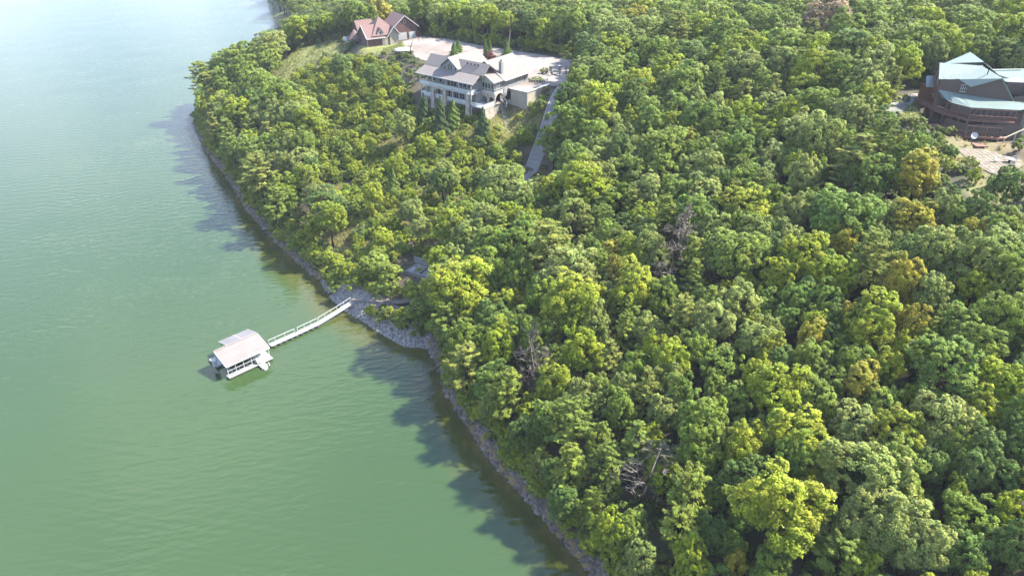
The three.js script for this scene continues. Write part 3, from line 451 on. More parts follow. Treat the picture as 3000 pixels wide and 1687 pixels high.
{
  const r = rng(99), cand = [], far = [];
  for (let i = 0; i < 60000; i++) {
    const x = lerp(-135, 190, r()), z = lerp(-312, -40, r()), k0 = r(), e = r();
    if (!inView(x, ground(x, z) + 7, z, 7)) continue;
    const d = shoreDist(x, z); if (d < 3.5) continue;
    const dist = Math.hypot(x, z), R = lerp(1.9, 3.6, e) * clamp(dist / 150, 0.85, 1.45);
    if (polyDist(LOT, x, z) < R + 1 || driveAt(x, z)[0] < R * 0.7 + 2.4 || meadowAt(x, z)[0] > 0.3) continue;
    if (polyDist(HOUSE2_VIEW, x, z) < R * 0.5 || polyDist(HOUSE3_VIEW, x, z) < R * 0.5 || polyInside(SLOPE, x, z) || polyDist(DRIVE_VIEW, x, z) < R * 0.4) continue;
    if (Math.hypot(x + 21, z + 138) < 8 || !free(x, z, R, 0.70)) continue;
    placed.push([x, z, R]); cand.push([dist, x, z, R, mixOf(k0)]);
  }
  cand.sort((a, b) => a[0] - b[0]);
  let nb = used.get('broadleaf_tree'), kept = 0;
  for (const [, x, z, R, k] of cand) { if (k === 'P' || nb < 300) { if (k !== 'P') nb++; addTree(k, x, z, R, 1.02); } else far.push([x, z, R, k]); }
  // young growth on the cleared slope
  let ny = 0;
  for (let i = 0; i < 14000 && ny < 236; i++) {
    const x = lerp(-90, 8, r()), z = lerp(-262, -128, r()), e = r(), k0 = r(); if (!polyInside(SLOPE, x, z) || shoreDist(x, z) < 3) continue;
    const R = lerp(1.25, z < -222 ? 1.8 : 2.6, e * e);
    if (driveAt(x, z)[0] < R * 0.6 + 2.6 || meadowAt(x, z)[0] > 0.35 || Math.hypot(x + 21, z + 136) < 6.5 + R || onPath(x, z) || !free(x, z, R, 0.66)) continue;
    ny++; addTree(k0 < 0.62 ? 'y' : k0 < 0.93 ? 'o' : 'c', x, z, R);
  }
  // low growth closing the edge of the woods behind the gravel
  for (let i = 1; i < 8; i++) { const a = LOT[i], b = LOT[i + 1], l = Math.hypot(b[0] - a[0], b[1] - a[1]), nx = -(b[1] - a[1]) / l, nz = (b[0] - a[0]) / l; for (let s = 1; s < l; s += 3.2) { const o = 2.2 + 2.6 * r(), t = s / l, sg = polyInside(LOT, lerp(a[0], b[0], t) + nx * 2, lerp(a[1], b[1], t) + nz * 2) ? -1 : 1, x = lerp(a[0], b[0], t) + nx * o * sg, z = lerp(a[1], b[1], t) + nz * o * sg; if (polyDist(PADS[1][0], x, z) > 2 && meadowAt(x, z)[0] < 0.3) addTree(r() < 0.4 ? 'y' : 'o', x, z, 1.5 + 1.0 * r()); } }
  // far woods, read as one mass
  for (let i = 0; i < 30000; i++) {
    const q = r(), z = -300 - 640 * q * q - 3, x = lerp(-320, 760, r()), k0 = r(), e = r(), R = lerp(3.2, 5.2, e);
    if (shoreDist(x, z) < 4 || !inView(x, ground(x, z) + 6, z, 6)) continue;
    let ok = true; for (let j = far.length - 1; j >= 0; j--) if (Math.abs(far[j][0] - x) < 8 && Math.hypot(far[j][0] - x, far[j][1] - z) < 0.72 * (far[j][2] + R)) { ok = false; break; }
    if (ok) far.push([x, z, R, mixOf(k0)]);
  }
  console.log('named', cand.length, 'far', far.length, 'young', ny);
  const wood = new THREE.Group(); wood.name = 'distant_woodland'; wood.userData.kind = 'stuff'; scene.add(wood);
  const m4 = new THREE.Matrix4(), q4 = new THREE.Quaternion(), col = { O: [0.150, 0.212, 0.026], S: [0.196, 0.240, 0.055], Y: [0.215, 0.268, 0.018], D: [0.10, 0.16, 0.03], P: [0.17, 0.22, 0.032], G: [0.26, 0.25, 0.03] };
  const pools = [...KIND.tree, KIND.pine[1]];
  pools.forEach((s, v) => {
    const mine = far.filter((f, i) => f[3] === 'P' ? v === 8 : i % 8 === v); if (!mine.length) return;
    const c = new THREE.InstancedMesh(s.crown, M.any, mine.length), t = new THREE.InstancedMesh(s.trunk, M.bark, mine.length);
    mine.forEach(([x, z, R, k], i) => {
      q4.setFromAxisAngle(V(0, 1, 0), r() * 6.28); const sc = R * 1.08 / s.R, h = heightOf(k, R) * (0.9 + 0.2 * r()) / s.H;
      m4.compose(V(x, ground(x, z), z), q4, V(sc, h, sc)); c.setMatrixAt(i, m4); t.setMatrixAt(i, m4);
      const w = 0.85 + 0.3 * r(); c.setColorAt(i, C(col[k][0] * w, col[k][1] * w, col[k][2] * w));
    });
    c.name = 'crown'; t.name = 'trunk'; for (const o of [c, t]) { o.userData.kind = 'stuff'; o.castShadow = o.receiveShadow = true; wood.add(o); }
  });
}
{ // undergrowth: low bushes and saplings over the forest floor, and rough grass in the clearings
  const r = rng(404), bush = broadleaf(81, { R: 1, H: 1.7, lobes: 7, clumps: 5, leaves: 9, leaf: 0.36, squash: 0.9, low: -0.4 }).crown, spots = [];
  for (let i = 0; i < 26000 && spots.length < 6200; i++) {
    const x = lerp(-120, 150, r()), z = lerp(-290, -42, r()), d = shoreDist(x, z); if (d < 1.3 || !inView(x, ground(x, z) + 1, z, 5)) continue;
    const bank = d < 5;
    if (polyDist(LOT, x, z) < 1 || driveAt(x, z)[0] < 2.5 || meadowAt(x, z)[0] > 0.4 && r() < 0.93) continue;
    if (onPath(x, z) || polyInside(PADS[3][0], x, z) || polyInside(PADS[2][0], x, z) || (polyDist(PADS[1][0], x, z) < 1)) continue;
    if (polyInside(HOUSE3_VIEW, x, z) && (r() < (x < 93 ? 0.3 : 0.7) || polyDist(PADS[3][0], x, z) < 2)) continue;
    if (x > -29 && x < 9 && z < -192 && z > -216 && polyInside(HOUSE2_VIEW, x, z)) continue;
    spots.push([x, z, polyInside(SLOPE, x, z), bank]);
  }
  const b = new THREE.InstancedMesh(bush, M.any, spots.length), m4 = new THREE.Matrix4(), q4 = new THREE.Quaternion();
  spots.forEach(([x, z, s, bank], i) => { q4.setFromAxisAngle(V(0, 1, 0), r() * 6.28); const k = (s ? 0.7 : bank ? 1.15 : 0.95) * (0.6 + 1.0 * r()); m4.compose(V(x, ground(x, z) - 0.15, z), q4, V(k, k * (0.7 + 0.5 * r()), k)); b.setMatrixAt(i, m4); const w = r(), t = r(); b.setColorAt(i, s ? C(lerp(0.13, 0.25, t), lerp(0.19, 0.27, t), 0.022) : C(lerp(0.085, 0.15, w), lerp(0.13, 0.18, w), 0.028)); });
  { // dense brush between the young trees of the cleared slope
    const at = []; for (let i = 0; i < 20000 && at.length < 1900; i++) { const x = lerp(-90, 9, r()), z = lerp(-262, -122, r()); if (!(polyInside(SLOPE, x, z) || (x > -24 && x < 9 && z > -202 && z < -180)) || shoreDist(x, z) < 1.6 || driveAt(x, z)[0] < 2.6 || onPath(x, z) || meadowAt(x, z)[0] > 0.35 && r() < 0.8 || Math.hypot(x + 2, z + 197) < 4 || (z < -199 && x > -12)) continue; at.push([x, z]); }
    const nSlope = at.length; for (let i = 0; i < 30000 && at.length < nSlope + 1000; i++) { const x = lerp(-122, 42, r()), z = lerp(-275, -30, r()), d = shoreDist(x, z); if (d < 1.1 + 2.4 * fbm(x * 0.12, z * 0.12, 2) || d > 4.5 || (x > -41 && x < -16.5 && z < -117 && z > -139) && (d < 4.4 || onPath(x, z)) || meadowAt(x, z)[0] > 0.4) continue; at.push([x, z]); }
    KIND.young.forEach((s, v) => { const mine = at.filter((q, i) => i % 4 === v), im = new THREE.InstancedMesh(s.crown, M.any, mine.length); mine.forEach(([x, z], i) => { q4.setFromAxisAngle(V(0, 1, 0), r() * 6.28); const k = shoreDist(x, z) < 4.6 ? 0.4 + 0.45 * r() : 0.28 + 0.34 * r(); m4.compose(V(x, ground(x, z) - 0.5 * k, z), q4, V(k * 1.15, k * 0.8, k * 1.15)); im.setMatrixAt(i, m4); const t = r(); im.setColorAt(i, C(lerp(0.13, 0.26, t), lerp(0.20, 0.29, t), 0.022)); }); im.name = numbered('slope_brush'); im.userData.kind = 'stuff'; scene.add(im); });
  }
  b.name = 'undergrowth'; b.userData.kind = 'stuff'; scene.add(b);
  const list = []; for (let i = 0; i < 26; i++) { const a = r() * 6.28, d = V(Math.cos(a), 0, Math.sin(a)); list.push({ c: V(d.x * 0.25 * r(), 0.22, d.z * 0.25 * r()), n: d, sn: V(d.x * 0.5, 0.8, d.z * 0.5).normalize(), up: V(-d.z * 0.5 + d.x * 0.3, 1, d.x * 0.5), len: 0.55 * (0.6 + 0.7 * r()), wid: 0.09, s: 0, t: [1, 1, 1].map((q) => q * (0.75 + 0.5 * r())) }); }
  const tuft = leafGeo(list), gs = [];
  for (let i = 0; i < 60000 && gs.length < 12000; i++) { const mm = meadows[Math.floor(r() * meadows.length)], x = mm[0] + (r() * 2 - 1) * mm[2], z = mm[1] + (r() * 2 - 1) * mm[3], [m, t] = meadowAt(x, z); if (m < 0.3 || polyDist(LOT, x, z) < 0.5 || shoreDist(x, z) < 1.5 || polyInside(PADS[3][0], x, z) || polyDist(PADS[1][0], x, z) < 0.6 || driveAt(x, z)[0] < 2.2) continue; if (t > 1.05 && r() < 0.93) continue; gs.push([x, z, t]); }
  const g = new THREE.InstancedMesh(tuft, M.any, gs.length);
  gs.forEach(([x, z, t], i) => { q4.setFromAxisAngle(V(0, 1, 0), r() * 6.28); const k = (t < 0.4 ? 0.35 : 0.9) * (0.6 + 0.9 * r()); m4.compose(V(x, ground(x, z), z), q4, V(k, k, k)); g.setMatrixAt(i, m4); const w = clamp(t * (0.3 + 0.9 * r())); g.setColorAt(i, C(lerp(0.12, 0.30, w), lerp(0.155, 0.25, w), lerp(0.03, 0.10, w))); });
  g.name = 'meadow_grass'; g.userData.kind = 'stuff'; scene.add(g);
}
// ---------------------------------------------------------------- materials for built things
const B = {
  siding: std({ color: C(0.22, 0.23, 0.23), bumpMap: T.siding, bumpScale: 0.02, map: T.grain }), trim: std({ color: C(0.36, 0.355, 0.345), roughness: 0.5 }), white: std({ color: C(0.37, 0.37, 0.36), roughness: 0.45 }),
  roofTan: std({ color: C(0.175, 0.153, 0.14), map: T.shingle, bumpMap: T.shingle, bumpScale: 0.03 }), roofRed: std({ color: C(0.155, 0.092, 0.082), map: T.shingle, bumpMap: T.shingle, bumpScale: 0.03 }),
  brick: std({ color: C(0.12, 0.062, 0.054), map: T.stone, bumpMap: T.stone, bumpScale: 0.02 }), stone: std({ color: C(0.40, 0.35, 0.29), map: T.stone, bumpMap: T.stone, bumpScale: 0.06 }), stucco: std({ color: C(0.34, 0.31, 0.25), map: T.gravel, roughness: 0.95 }),
  concrete: std({ color: C(0.21, 0.205, 0.20), map: T.gravel, roughness: 0.9 }), block: std({ color: C(0.27, 0.26, 0.25), map: T.stone, bumpMap: T.stone, bumpScale: 0.03 }), pane: new THREE.MeshPhysicalMaterial({ color: C(0.025, 0.03, 0.035), roughness: 0.06, ior: 1.5 }), rail: new THREE.MeshPhysicalMaterial({ color: C(0.75, 0.8, 0.82), roughness: 0.4, transmission: 0.55, thickness: 0, side: THREE.DoubleSide }),
  green: std({ color: C(0.155, 0.20, 0.178), roughness: 0.34, metalness: 0.1, bumpMap: T.ribs, bumpScale: 0.04 }), shake: std({ color: C(0.135, 0.10, 0.085), map: T.siding, bumpMap: T.siding, bumpScale: 0.05 }), redwood: std({ color: C(0.26, 0.11, 0.065), map: T.siding, bumpMap: T.siding, bumpScale: 0.02 }), deckRed: std({ color: C(0.20, 0.10, 0.072), map: T.grain }), darkWood: std({ color: C(0.09, 0.06, 0.048) }),
  metalRoof: std({ color: C(0.20, 0.172, 0.158), roughness: 0.5, bumpMap: T.ribs, bumpScale: 0.03, map: T.sheet }), metalGrey: std({ color: C(0.17, 0.16, 0.16), roughness: 0.5, bumpMap: T.ribs, bumpScale: 0.02, map: T.sheet }), deck: std({ color: C(0.34, 0.335, 0.32), map: T.plank, roughness: 0.7 }), dark: std({ color: C(0.03, 0.03, 0.035), roughness: 0.7 }), acGrey: std({ color: C(0.35, 0.37, 0.38), roughness: 0.6, metalness: 0.2 }),
  gravel: std({ color: C(0.23, 0.212, 0.20), map: T.lot, bumpMap: T.gravel, bumpScale: 0.05, roughness: 0.95 }), rock: std({ color: C(1, 1, 1), roughness: 0.95 }), log: std({ color: C(0.34, 0.30, 0.26), map: T.bark }), tan: std({ color: C(0.42, 0.35, 0.25) }),
};
// a window of w by h centred at p on a wall whose outside is towards angle `face` (0 = +z): a frame with mullions, the pane a sub-part
function win(parent, p, w, h, face, cols = 1, rows = 1, mat = B.white, t = 0.09) {
  const f = part('window', mat, parent, (g) => { g.box(-w / 2, h / 2 - t, 0, w / 2, h / 2, 0.07); g.box(-w / 2, -h / 2, 0, w / 2, -h / 2 + t, 0.07); for (let i = 0; i <= cols; i++) { const x = -w / 2 + t / 2 + (w - t) * i / cols; g.box(x - t / 2, -h / 2 + t, 0, x + t / 2, h / 2 - t, 0.068); } for (let j = 1; j < rows; j++) g.box(-w / 2 + t, -h / 2 + h * j / rows - t / 2, 0, w / 2 - t, -h / 2 + h * j / rows + t / 2, 0.06); });
  f.position.copy(p); f.rotation.y = face;
  part('pane', B.pane, f, (g) => g.box(-w / 2 + 0.02, -h / 2 + 0.02, -0.02, w / 2 - 0.02, h / 2 - 0.02, 0.03));
  return f;
}
// a railing along points: each post and the rails, a pale infill between
function railing(parent, pts, h, mat, infill, step = 2, name = 'railing') {
  const t = part(name, mat, parent, (g) => { for (let i = 0; i < pts.length - 1; i++) { const a = pts[i], b = pts[i + 1]; g.bar(a.clone().add(V(0, h, 0)), b.clone().add(V(0, h, 0)), 0.1, 0.07); g.bar(a.clone().add(V(0, 0.12, 0)), b.clone().add(V(0, 0.12, 0)), 0.06, 0.05); } });
  for (let i = 0; i < pts.length - 1; i++) {
    const a = pts[i], b = pts[i + 1], n = Math.max(1, Math.round(a.distanceTo(b) / step));
    for (let k = i ? 1 : 0; k <= n; k++) { const p = a.clone().lerp(b, k / n); part('post', mat, t, (g) => g.box(p.x - 0.06, p.y, p.z - 0.06, p.x + 0.06, p.y + h + 0.05, p.z + 0.06)); }
    if (infill === 'pickets') part('balusters', mat, t, (g) => { const m = Math.round(a.distanceTo(b) / 0.3); for (let k = 0; k < m; k++) { const p = a.clone().lerp(b, (k + 0.5) / m); g.box(p.x - 0.025, p.y + 0.14, p.z - 0.025, p.x + 0.025, p.y + h - 0.03, p.z + 0.025); } }).userData.kind = 'stuff';
    else if (infill) part('infill', infill, t, (g) => { const m = 1; g.quad(a.clone().add(V(0, 0.16, 0)), b.clone().add(V(0, 0.16, 0)), b.clone().add(V(0, h - 0.05, 0)), a.clone().add(V(0, h - 0.05, 0))); });
  }
  return t;
}
// ---------------------------------------------------------------- gravel lot, drives, paths
const drape = (P, y, lift) => { const s = THREE.ShapeUtils.triangulateShape(P.map(([x, z]) => new THREE.Vector2(x, z)), []), g = new Geo(); const q = P.map(([x, z]) => V(x, (y ?? ground(x, z)) + lift, z)); for (const [a, b, c] of s) { const n = V(0, 1, 0); const A = q[a], Bq = q[b], Cq = q[c]; const up = new THREE.Vector3().subVectors(Bq, A).cross(new THREE.Vector3().subVectors(Cq, A)).y > 0; up ? g.tri(A, Bq, Cq, n) : g.tri(A, Cq, Bq, n); } return g.build(); };
{ const P = []; for (let i = 0; i < LOT.length; i++) { const a = LOT[i], b = LOT[(i + 1) % LOT.length]; for (let k = 0; k < 6; k++) { const t = k / 6, n = 1 + 0.02 * fbm(a[0] + t * 9, a[1] + k, 2); P.push([lerp(a[0], b[0], t) * n + 0.8 * fbm(i + t * 3, 4.4, 3), lerp(a[1], b[1], t) + 0.8 * fbm(i + t * 3, 9.1, 3)]); } } struct('gravel_lot', drape(P, 29.25, 0.03), B.gravel); }
function ribbon(pts, w, lift) { // a strip over points [x, y, z], smoothed
  const c = new THREE.CatmullRomCurve3(pts.map((p) => V(...p))), n = Math.round(c.getLength() / 0.8), g = new Geo(); let L, R;
  for (let i = 0; i <= n; i++) { const p = c.getPoint(i / n), t = c.getTangent(i / n), s = V(-t.z, 0, t.x).normalize().multiplyScalar(w / 2), a = p.clone().sub(s).add(V(0, lift, 0)), b = p.clone().add(s).add(V(0, lift, 0)); if (L) g.quad(L, R, b, a); L = a; R = b; }
  return g;
}
{ // the drive, cast in bays with open joints
  const c = new THREE.CatmullRomCurve3(DRIVE.map((p) => V(...p))), n = 12, bed = struct('concrete_driveway', ribbon(DRIVE, 3.3, -0.1).build(), B.dark), tones = [0.19, 0.205, 0.215, 0.225].map((v) => std({ color: C(v, v * 0.955, v * 0.90), map: T.gravel, roughness: 0.9 }));
  for (let i = 0; i < n; i++) { const pts = []; for (let k = 0; k <= 4; k++) { const p = c.getPointAt(clamp((i + 0.012 + k / 4 * 0.976) / n)); pts.push([p.x, p.y, p.z]); } mk('concrete_bay', ribbon(pts, 3.5, 0.03).build(), tones[(i * 7) % 4], bed); }
}
{ // pale kerb along the lake side of the drive
  const c = new THREE.CatmullRomCurve3(DRIVE.map((p) => V(...p))), g = new Geo(); let q = null;
  for (let i = 0; i <= 40; i++) { const p = c.getPoint(i / 40), t = c.getTangent(i / 40), s = V(-t.z, 0, t.x).normalize().multiplyScalar(1.86), a = p.clone().add(s).add(V(0, 0.06, 0)); if (q) g.bar(q, a, 0.13, 0.2); q = a; }
  struct('driveway_kerb', g.build(), B.trim);
}
{ const g = ribbon([[78, ground(78, -156) + 0.1, -156], [84, ground(84, -158.5) + 0.12, -158.5], [88, ground(88, -162) + 0.12, -162], [93, ground(93, -167.5) + 0.12, -167.5], [99, ground(99, -172) + 0.12, -172], [106, ground(106, -174) + 0.12, -174]], 4, 0.06); struct('side_driveway', g.build(), B.concrete); }
struct('shore_path', ribbon([[-34.6, 2.0, -134], [-32, 2.7, -132.4], [-29, ground(-29, -131.3) + 0.15, -131.3], [-24, ground(-24, -129.3) + 0.15, -129.3], [-20, ground(-20, -129.7) + 0.2, -129.7], [-16.2, ground(-16.2, -129.4) + 0.2, -129.4], [-12, ground(-12, -130.5) + 0.2, -130.5]], 2.4, 0.08).build(), B.gravel);
// ---------------------------------------------------------------- the pale house with the porches
{
  const H = thing('pale_house', 'large pale two-storey house with tan roofs and stacked white porches', 'house', -26.7, 22.5, -208.6, -0.657);
  const z = (b) => -b, W = (a, y, b) => V(a, y, -b);
  part('wall', B.siding, H, (g) => { g.box(1, -1.5, z(11), 19.6, 9.6, z(2)); g.poly([W(1, 9.6, 2), W(1, 9.6, 11), W(1, 13.6, 5)].reverse()); });
  part('garage_wall', B.siding, H, (g) => { g.box(11.6, 5.6, z(20.3), 24, 9.65, z(8.6)); g.poly([W(11.6, 9.65, 8.6), W(24, 9.65, 8.6), W(17.8, 13.3, 8.6)]); g.poly([W(24, 9.65, 20.3), W(11.6, 9.65, 20.3), W(17.8, 13.3, 20.3)]); });
  part('porch_room', B.trim, H, (g) => { g.box(19.7, 6.2, z(8.5), 24, 6.9, z(4.5)); g.box(19.7, 9.2, z(8.5), 24, 9.6, z(4.5)); g.poly([W(18.6, 9.6, 4.5), W(24, 9.6, 4.5), W(19.9, 11.7, 4.5)]); g.box(19.9, 6.9, z(8.5), 23.8, 9.2, z(4.75)); });
  // roofs
  const roof = (name, pts, mat = B.roofTan, t = 0.22) => part(name, mat, H, (g) => pts.forEach((p) => g.slab(p, t)));
  roof('roof', [[W(0.2, 11.42, 2.3), W(22.2, 11.42, 2.3), W(22.2, 14.05, 5), W(0.2, 14.05, 5)], [W(0.2, 14.05, 5), W(22.2, 14.05, 5), W(22.2, 9.2, 12), W(0.2, 9.2, 12)]]);
  roof('porch_roof', [[W(-0.4, 9.75, -1.3), W(21.4, 9.75, -1.3), W(20.8, 11.38, 2.4), W(0.2, 11.38, 2.4)]]);
  roof('dormer_roof', [[W(6.4, 12.0, 1.7), W(10, 14.75, 1.7), W(10, 14.75, 14.6), W(6.4, 12.0, 14.6)].reverse(), [W(10, 14.75, 1.7), W(13.6, 12.0, 1.7), W(13.6, 12.0, 14.6), W(10, 14.75, 14.6)]]);
  roof('garage_roof', [[W(17.8, 13.75, 8.1), W(25, 9.45, 8.1), W(25, 9.45, 20.9), W(17.8, 13.75, 20.9)], [W(10.6, 9.45, 8.1), W(17.8, 13.75, 8.1), W(17.8, 13.75, 20.9), W(10.6, 9.45, 20.9)]]);
  roof('sunroom_roof', [[W(19.9, 12.05, 3.9), W(24.7, 9.5, 3.9), W(24.7, 9.5, 9.2), W(19.9, 12.05, 9.2)], [W(17.6, 11.0, 3.9), W(19.9, 12.05, 3.9), W(19.9, 12.05, 9.2), W(17.6, 11.0, 9.2)]]);
  part('dormer', B.siding, H, (g) => { g.box(7, 10.4, z(14.2), 13, 12.15, z(2.3)); g.poly([W(7, 12.15, 2.3), W(13, 12.15, 2.3), W(10, 14.45, 2.3)]); g.poly([W(13, 12.15, 14.2), W(7, 12.15, 14.2), W(10, 14.45, 14.2)]); });
  // eave trim, white
  part('fascia', B.white, H, (g) => { g.bar(W(-0.4, 9.68, -1.36), W(21.4, 9.68, -1.36), 0.1, 0.26); g.bar(W(6.3, 11.95, 1.62), W(10, 14.7, 1.62), 0.1, 0.22); g.bar(W(10, 14.7, 1.62), W(13.7, 11.95, 1.62), 0.1, 0.22); g.bar(W(17.6, 10.95, 3.84), W(19.9, 12.0, 3.84), 0.1, 0.22); g.bar(W(19.9, 12.0, 3.84), W(24.7, 9.45, 3.84), 0.1, 0.22); g.bar(W(17.8, 13.7, 8.04), W(25, 9.4, 8.04), 0.1, 0.22); g.bar(W(25.06, 9.4, 8.1), W(25.06, 9.4, 20.9), 0.1, 0.22); });
  // arched dormer window and its neighbours
  const arch = part('arched_window', B.white, H, (g) => { const n = 12; for (let i = 0; i < n; i++) { const a = Math.PI * i / n, b = Math.PI * (i + 1) / n; g.bar(W(10 + 0.98 * Math.cos(a), 12.35 + 0.98 * Math.sin(a), 2.24), W(10 + 0.98 * Math.cos(b), 12.35 + 0.98 * Math.sin(b), 2.24), 0.1, 0.1); } for (const x of [-0.98, -0.33, 0.33, 0.98]) g.box(10 + x - 0.05, 11.15, z(2.3), 10 + x + 0.05, x * x > 0.5 ? 12.35 : 13.25, z(2.2)); g.box(9, 11.1, z(2.3), 11, 11.22, z(2.2)); });
  for (const x of [-0.655, 0, 0.655]) part('pane', B.pane, arch, (g) => { g.box(10 + x - 0.28, 11.2, z(2.3), 10 + x + 0.28, x ? 12.75 : 13.2, z(2.25)); });
  win(H, W(8.05, 11.75, 2.28), 0.75, 1.1, 0); win(H, W(11.95, 11.75, 2.28), 0.75, 1.1, 0);
  // upper floor, then lower floor, behind the porches
  for (const [x, w] of [[2.2, 0.9], [4, 1.2], [6.4, 1.2], [9, 2], [11.4, 2], [13.8, 1.6], [15.6, 1.4], [17.4, 1.2]]) win(H, W(x, 8, 1.98), w, x > 8 && x < 12 ? 2.2 : 1.4, 0, w > 1.5 ? 2 : 1);
  for (const [x, w] of [[3.4, 1.8], [5.6, 0.9], [7.4, 1], [9.2, 1.6], [12.2, 1.8], [14.4, 1.8], [16.6, 1.6]]) win(H, W(x, 4.75, 1.98), w, 2, 0, w > 1.5 ? 2 : 1);
  for (let i = 0; i < 4; i++) { win(H, W(20.25 + i * 1.05, 8.3, 4.48), 0.95, 1.55, 0); win(H, W(20.25 + i * 1.05, 7.2, 4.48), 0.95, 0.55, 0); }
  for (let i = 0; i < 5; i++) { win(H, W(24.02, 8.3, 4.95 + i * 0.78), 0.7, 1.55, Math.PI / 2); win(H, W(24.02, 7.2, 4.95 + i * 0.78), 0.7, 0.55, Math.PI / 2); }
  for (const b of [11.2, 14.6, 15.8, 18.6]) win(H, W(24.02, 8.1, b), 0.8, b > 18 ? 2.2 : 1.3, Math.PI / 2);
  // decks
  part('upper_deck', B.trim, H, (g) => { g.box(-0.2, 6.25, z(2), 19.7, 6.5, 0.2); g.box(18.2, 6.25, z(4.5), 19.7, 6.5, z(2)); });
  part('lower_deck', B.trim, H, (g) => { g.box(0.6, 3.2, z(2), 19.7, 3.45, 0.1); g.box(17.6, 3.2, z(4.6), 24.2, 3.45, 0.1); });
  railing(H, [W(-0.1, 6.5, 1.9), W(-0.1, 6.5, -0.1), W(19.6, 6.5, -0.1), W(19.6, 6.5, 4.4)], 1.05, B.white, B.rail, 2.2);
  railing(H, [W(0.7, 3.45, 1.9), W(0.7, 3.45, 0), W(24.1, 3.45, 0), W(24.1, 3.45, 4.4)], 1.0, B.white, B.rail, 2.2);
  for (const a of [0.1, 5.2, 10.3, 15, 19.5]) part('porch_column', B.white, H, (g) => g.box(a - 0.11, 6.5, -0.1, a + 0.11, 9.6, 0.12));
  for (const a of [0.3, 2.4, 12.6, 19.4]) part('deck_post', B.trim, H, (g) => g.box(a - 0.1, -2, -0.15, a + 0.1, 6.25, 0.05));
  for (const a of [5.2, 9.8, 18.4]) part('stone_pillar', B.stone, H, (g) => { const q = (y, w) => [W(a - w, y, -w), W(a + w, y, -w), W(a + w, y, w), W(a - w, y, w)], lo = q(-2.5, 0.85), hi = q(6.24, 0.48); for (let i = 0; i < 4; i++) { const j = (i + 1) % 4; g.quad(lo[i], lo[j], hi[j], hi[i]); } g.poly(hi); });
  // stone arches under the corner room
  const arcade = (len, n) => { const s = new THREE.Shape(); s.moveTo(0, 0); s.lineTo(len, 0); s.lineTo(len, 3.05); s.lineTo(0, 3.05); const w = len / n; for (let i = 0; i < n; i++) { const h = new THREE.Path(), x0 = i * w + 0.28, x1 = (i + 1) * w - 0.28, r = (x1 - x0) / 2; h.moveTo(x0, 0.05); h.lineTo(x0, 1.15); h.absarc((x0 + x1) / 2, 1.15, r, Math.PI, 0, true); h.lineTo(x1, 0.05); s.holes.push(h); } return new THREE.ExtrudeGeometry(s, { depth: 0.4, bevelEnabled: false, curveSegments: 10 }); };
  const a1 = mk('stone_arcade', arcade(5, 2), B.stone, H); a1.position.set(19.2, 3.2, z(4.9)); const a2 = mk('stone_arcade', arcade(4.2, 1), B.stone, H); a2.rotation.y = Math.PI / 2; a2.position.set(23.8, 3.2, z(4.6));
  part('arch_fascia', B.stone, H, (g) => { const n = 10; for (let i = 0; i < n; i++) { const t = i / n, u = (i + 1) / n, y = (q) => 5.2 + 0.85 * (1 - (2 * q - 1) ** 2), x = (q) => lerp(5.7, 9.3, q); g.quad(W(x(t), y(t), 0.05), W(x(u), y(u), 0.05), W(x(u), 6.24, 0.05), W(x(t), 6.24, 0.05)); g.quad(W(x(u), y(u), -0.12), W(x(t), y(t), -0.12), W(x(t), 6.24, -0.12), W(x(u), 6.24, -0.12)); g.quad(W(x(t), y(t), 0.05), W(x(t), y(t), -0.12), W(x(u), y(u), -0.12), W(x(u), y(u), 0.05)); } });
  part('basement_wall', B.stone, H, (g) => { g.box(19.7, -2.5, z(8.6), 23.9, 3.2, z(5)); g.box(22.5, -3, z(4.6), 24.1, 3.2, z(0.4)); });
  part('chimney', B.siding, H, (g) => { g.box(22.0, 9.8, z(10.1), 22.95, 14.0, z(9.15)); }); part('chimney_pot', B.dark, H, (g) => g.tube(W(22.45, 14, 9.6), W(22.45, 14.5, 9.6), 0.2, 0.2, 8));
  for (const a of [15, 16.3, 17.6, 18.8]) part('roof_vent', B.dark, H, (g) => g.box(a - 0.22, 13.3, z(4.35), a + 0.22, 13.78, z(3.95)));
  part('spiral_stair', B.white, H, (g) => { g.tube(W(25.2, 2, 7.2), W(25.2, 7.3, 7.2), 0.09, 0.09, 6); for (let i = 0; i < 18; i++) { const a = i * 0.42, y = 2.4 + i * 0.24, q = (f, rr) => W(25.2 + rr * Math.cos(f), y, 7.2 + rr * Math.sin(f)); g.slab([q(a, 0.1), q(a + 0.4, 0.95), q(a, 0.95)], 0.05); g.bar(q(a, 0.95), q(a, 0.95).add(V(0, 1, 0)), 0.04); g.bar(q(a, 0.95).add(V(0, 1, 0)), q(a + 0.42, 0.95).add(V(0, 1.24, 0)), 0.06); } });
  // garage terrace held up by a tall wall
  const X = thing('terrace_wall', 'tall cream retaining wall holding the terrace beside the pale house', 'retaining wall', -26.7, 22.5, -208.6, -0.657);
  part('wall_face', B.stucco, X, (g) => g.box(25.4, -1.5, z(20.5), 31.2, 6.75, z(10.2))); part('coping', B.trim, X, (g) => { g.box(25.2, 6.75, z(10.55), 31.4, 6.95, z(10.0)); g.box(30.9, 6.75, z(20.7), 31.4, 6.95, z(10.55)); });
  part('terrace_floor', B.gravel, X, (g) => g.box(24.2, 6.4, z(20.4), 30.9, 6.79, z(10.55)));
  const pos = [[-0.6, -201.9], [0.55, -201.2], [1.6, -200.5]];
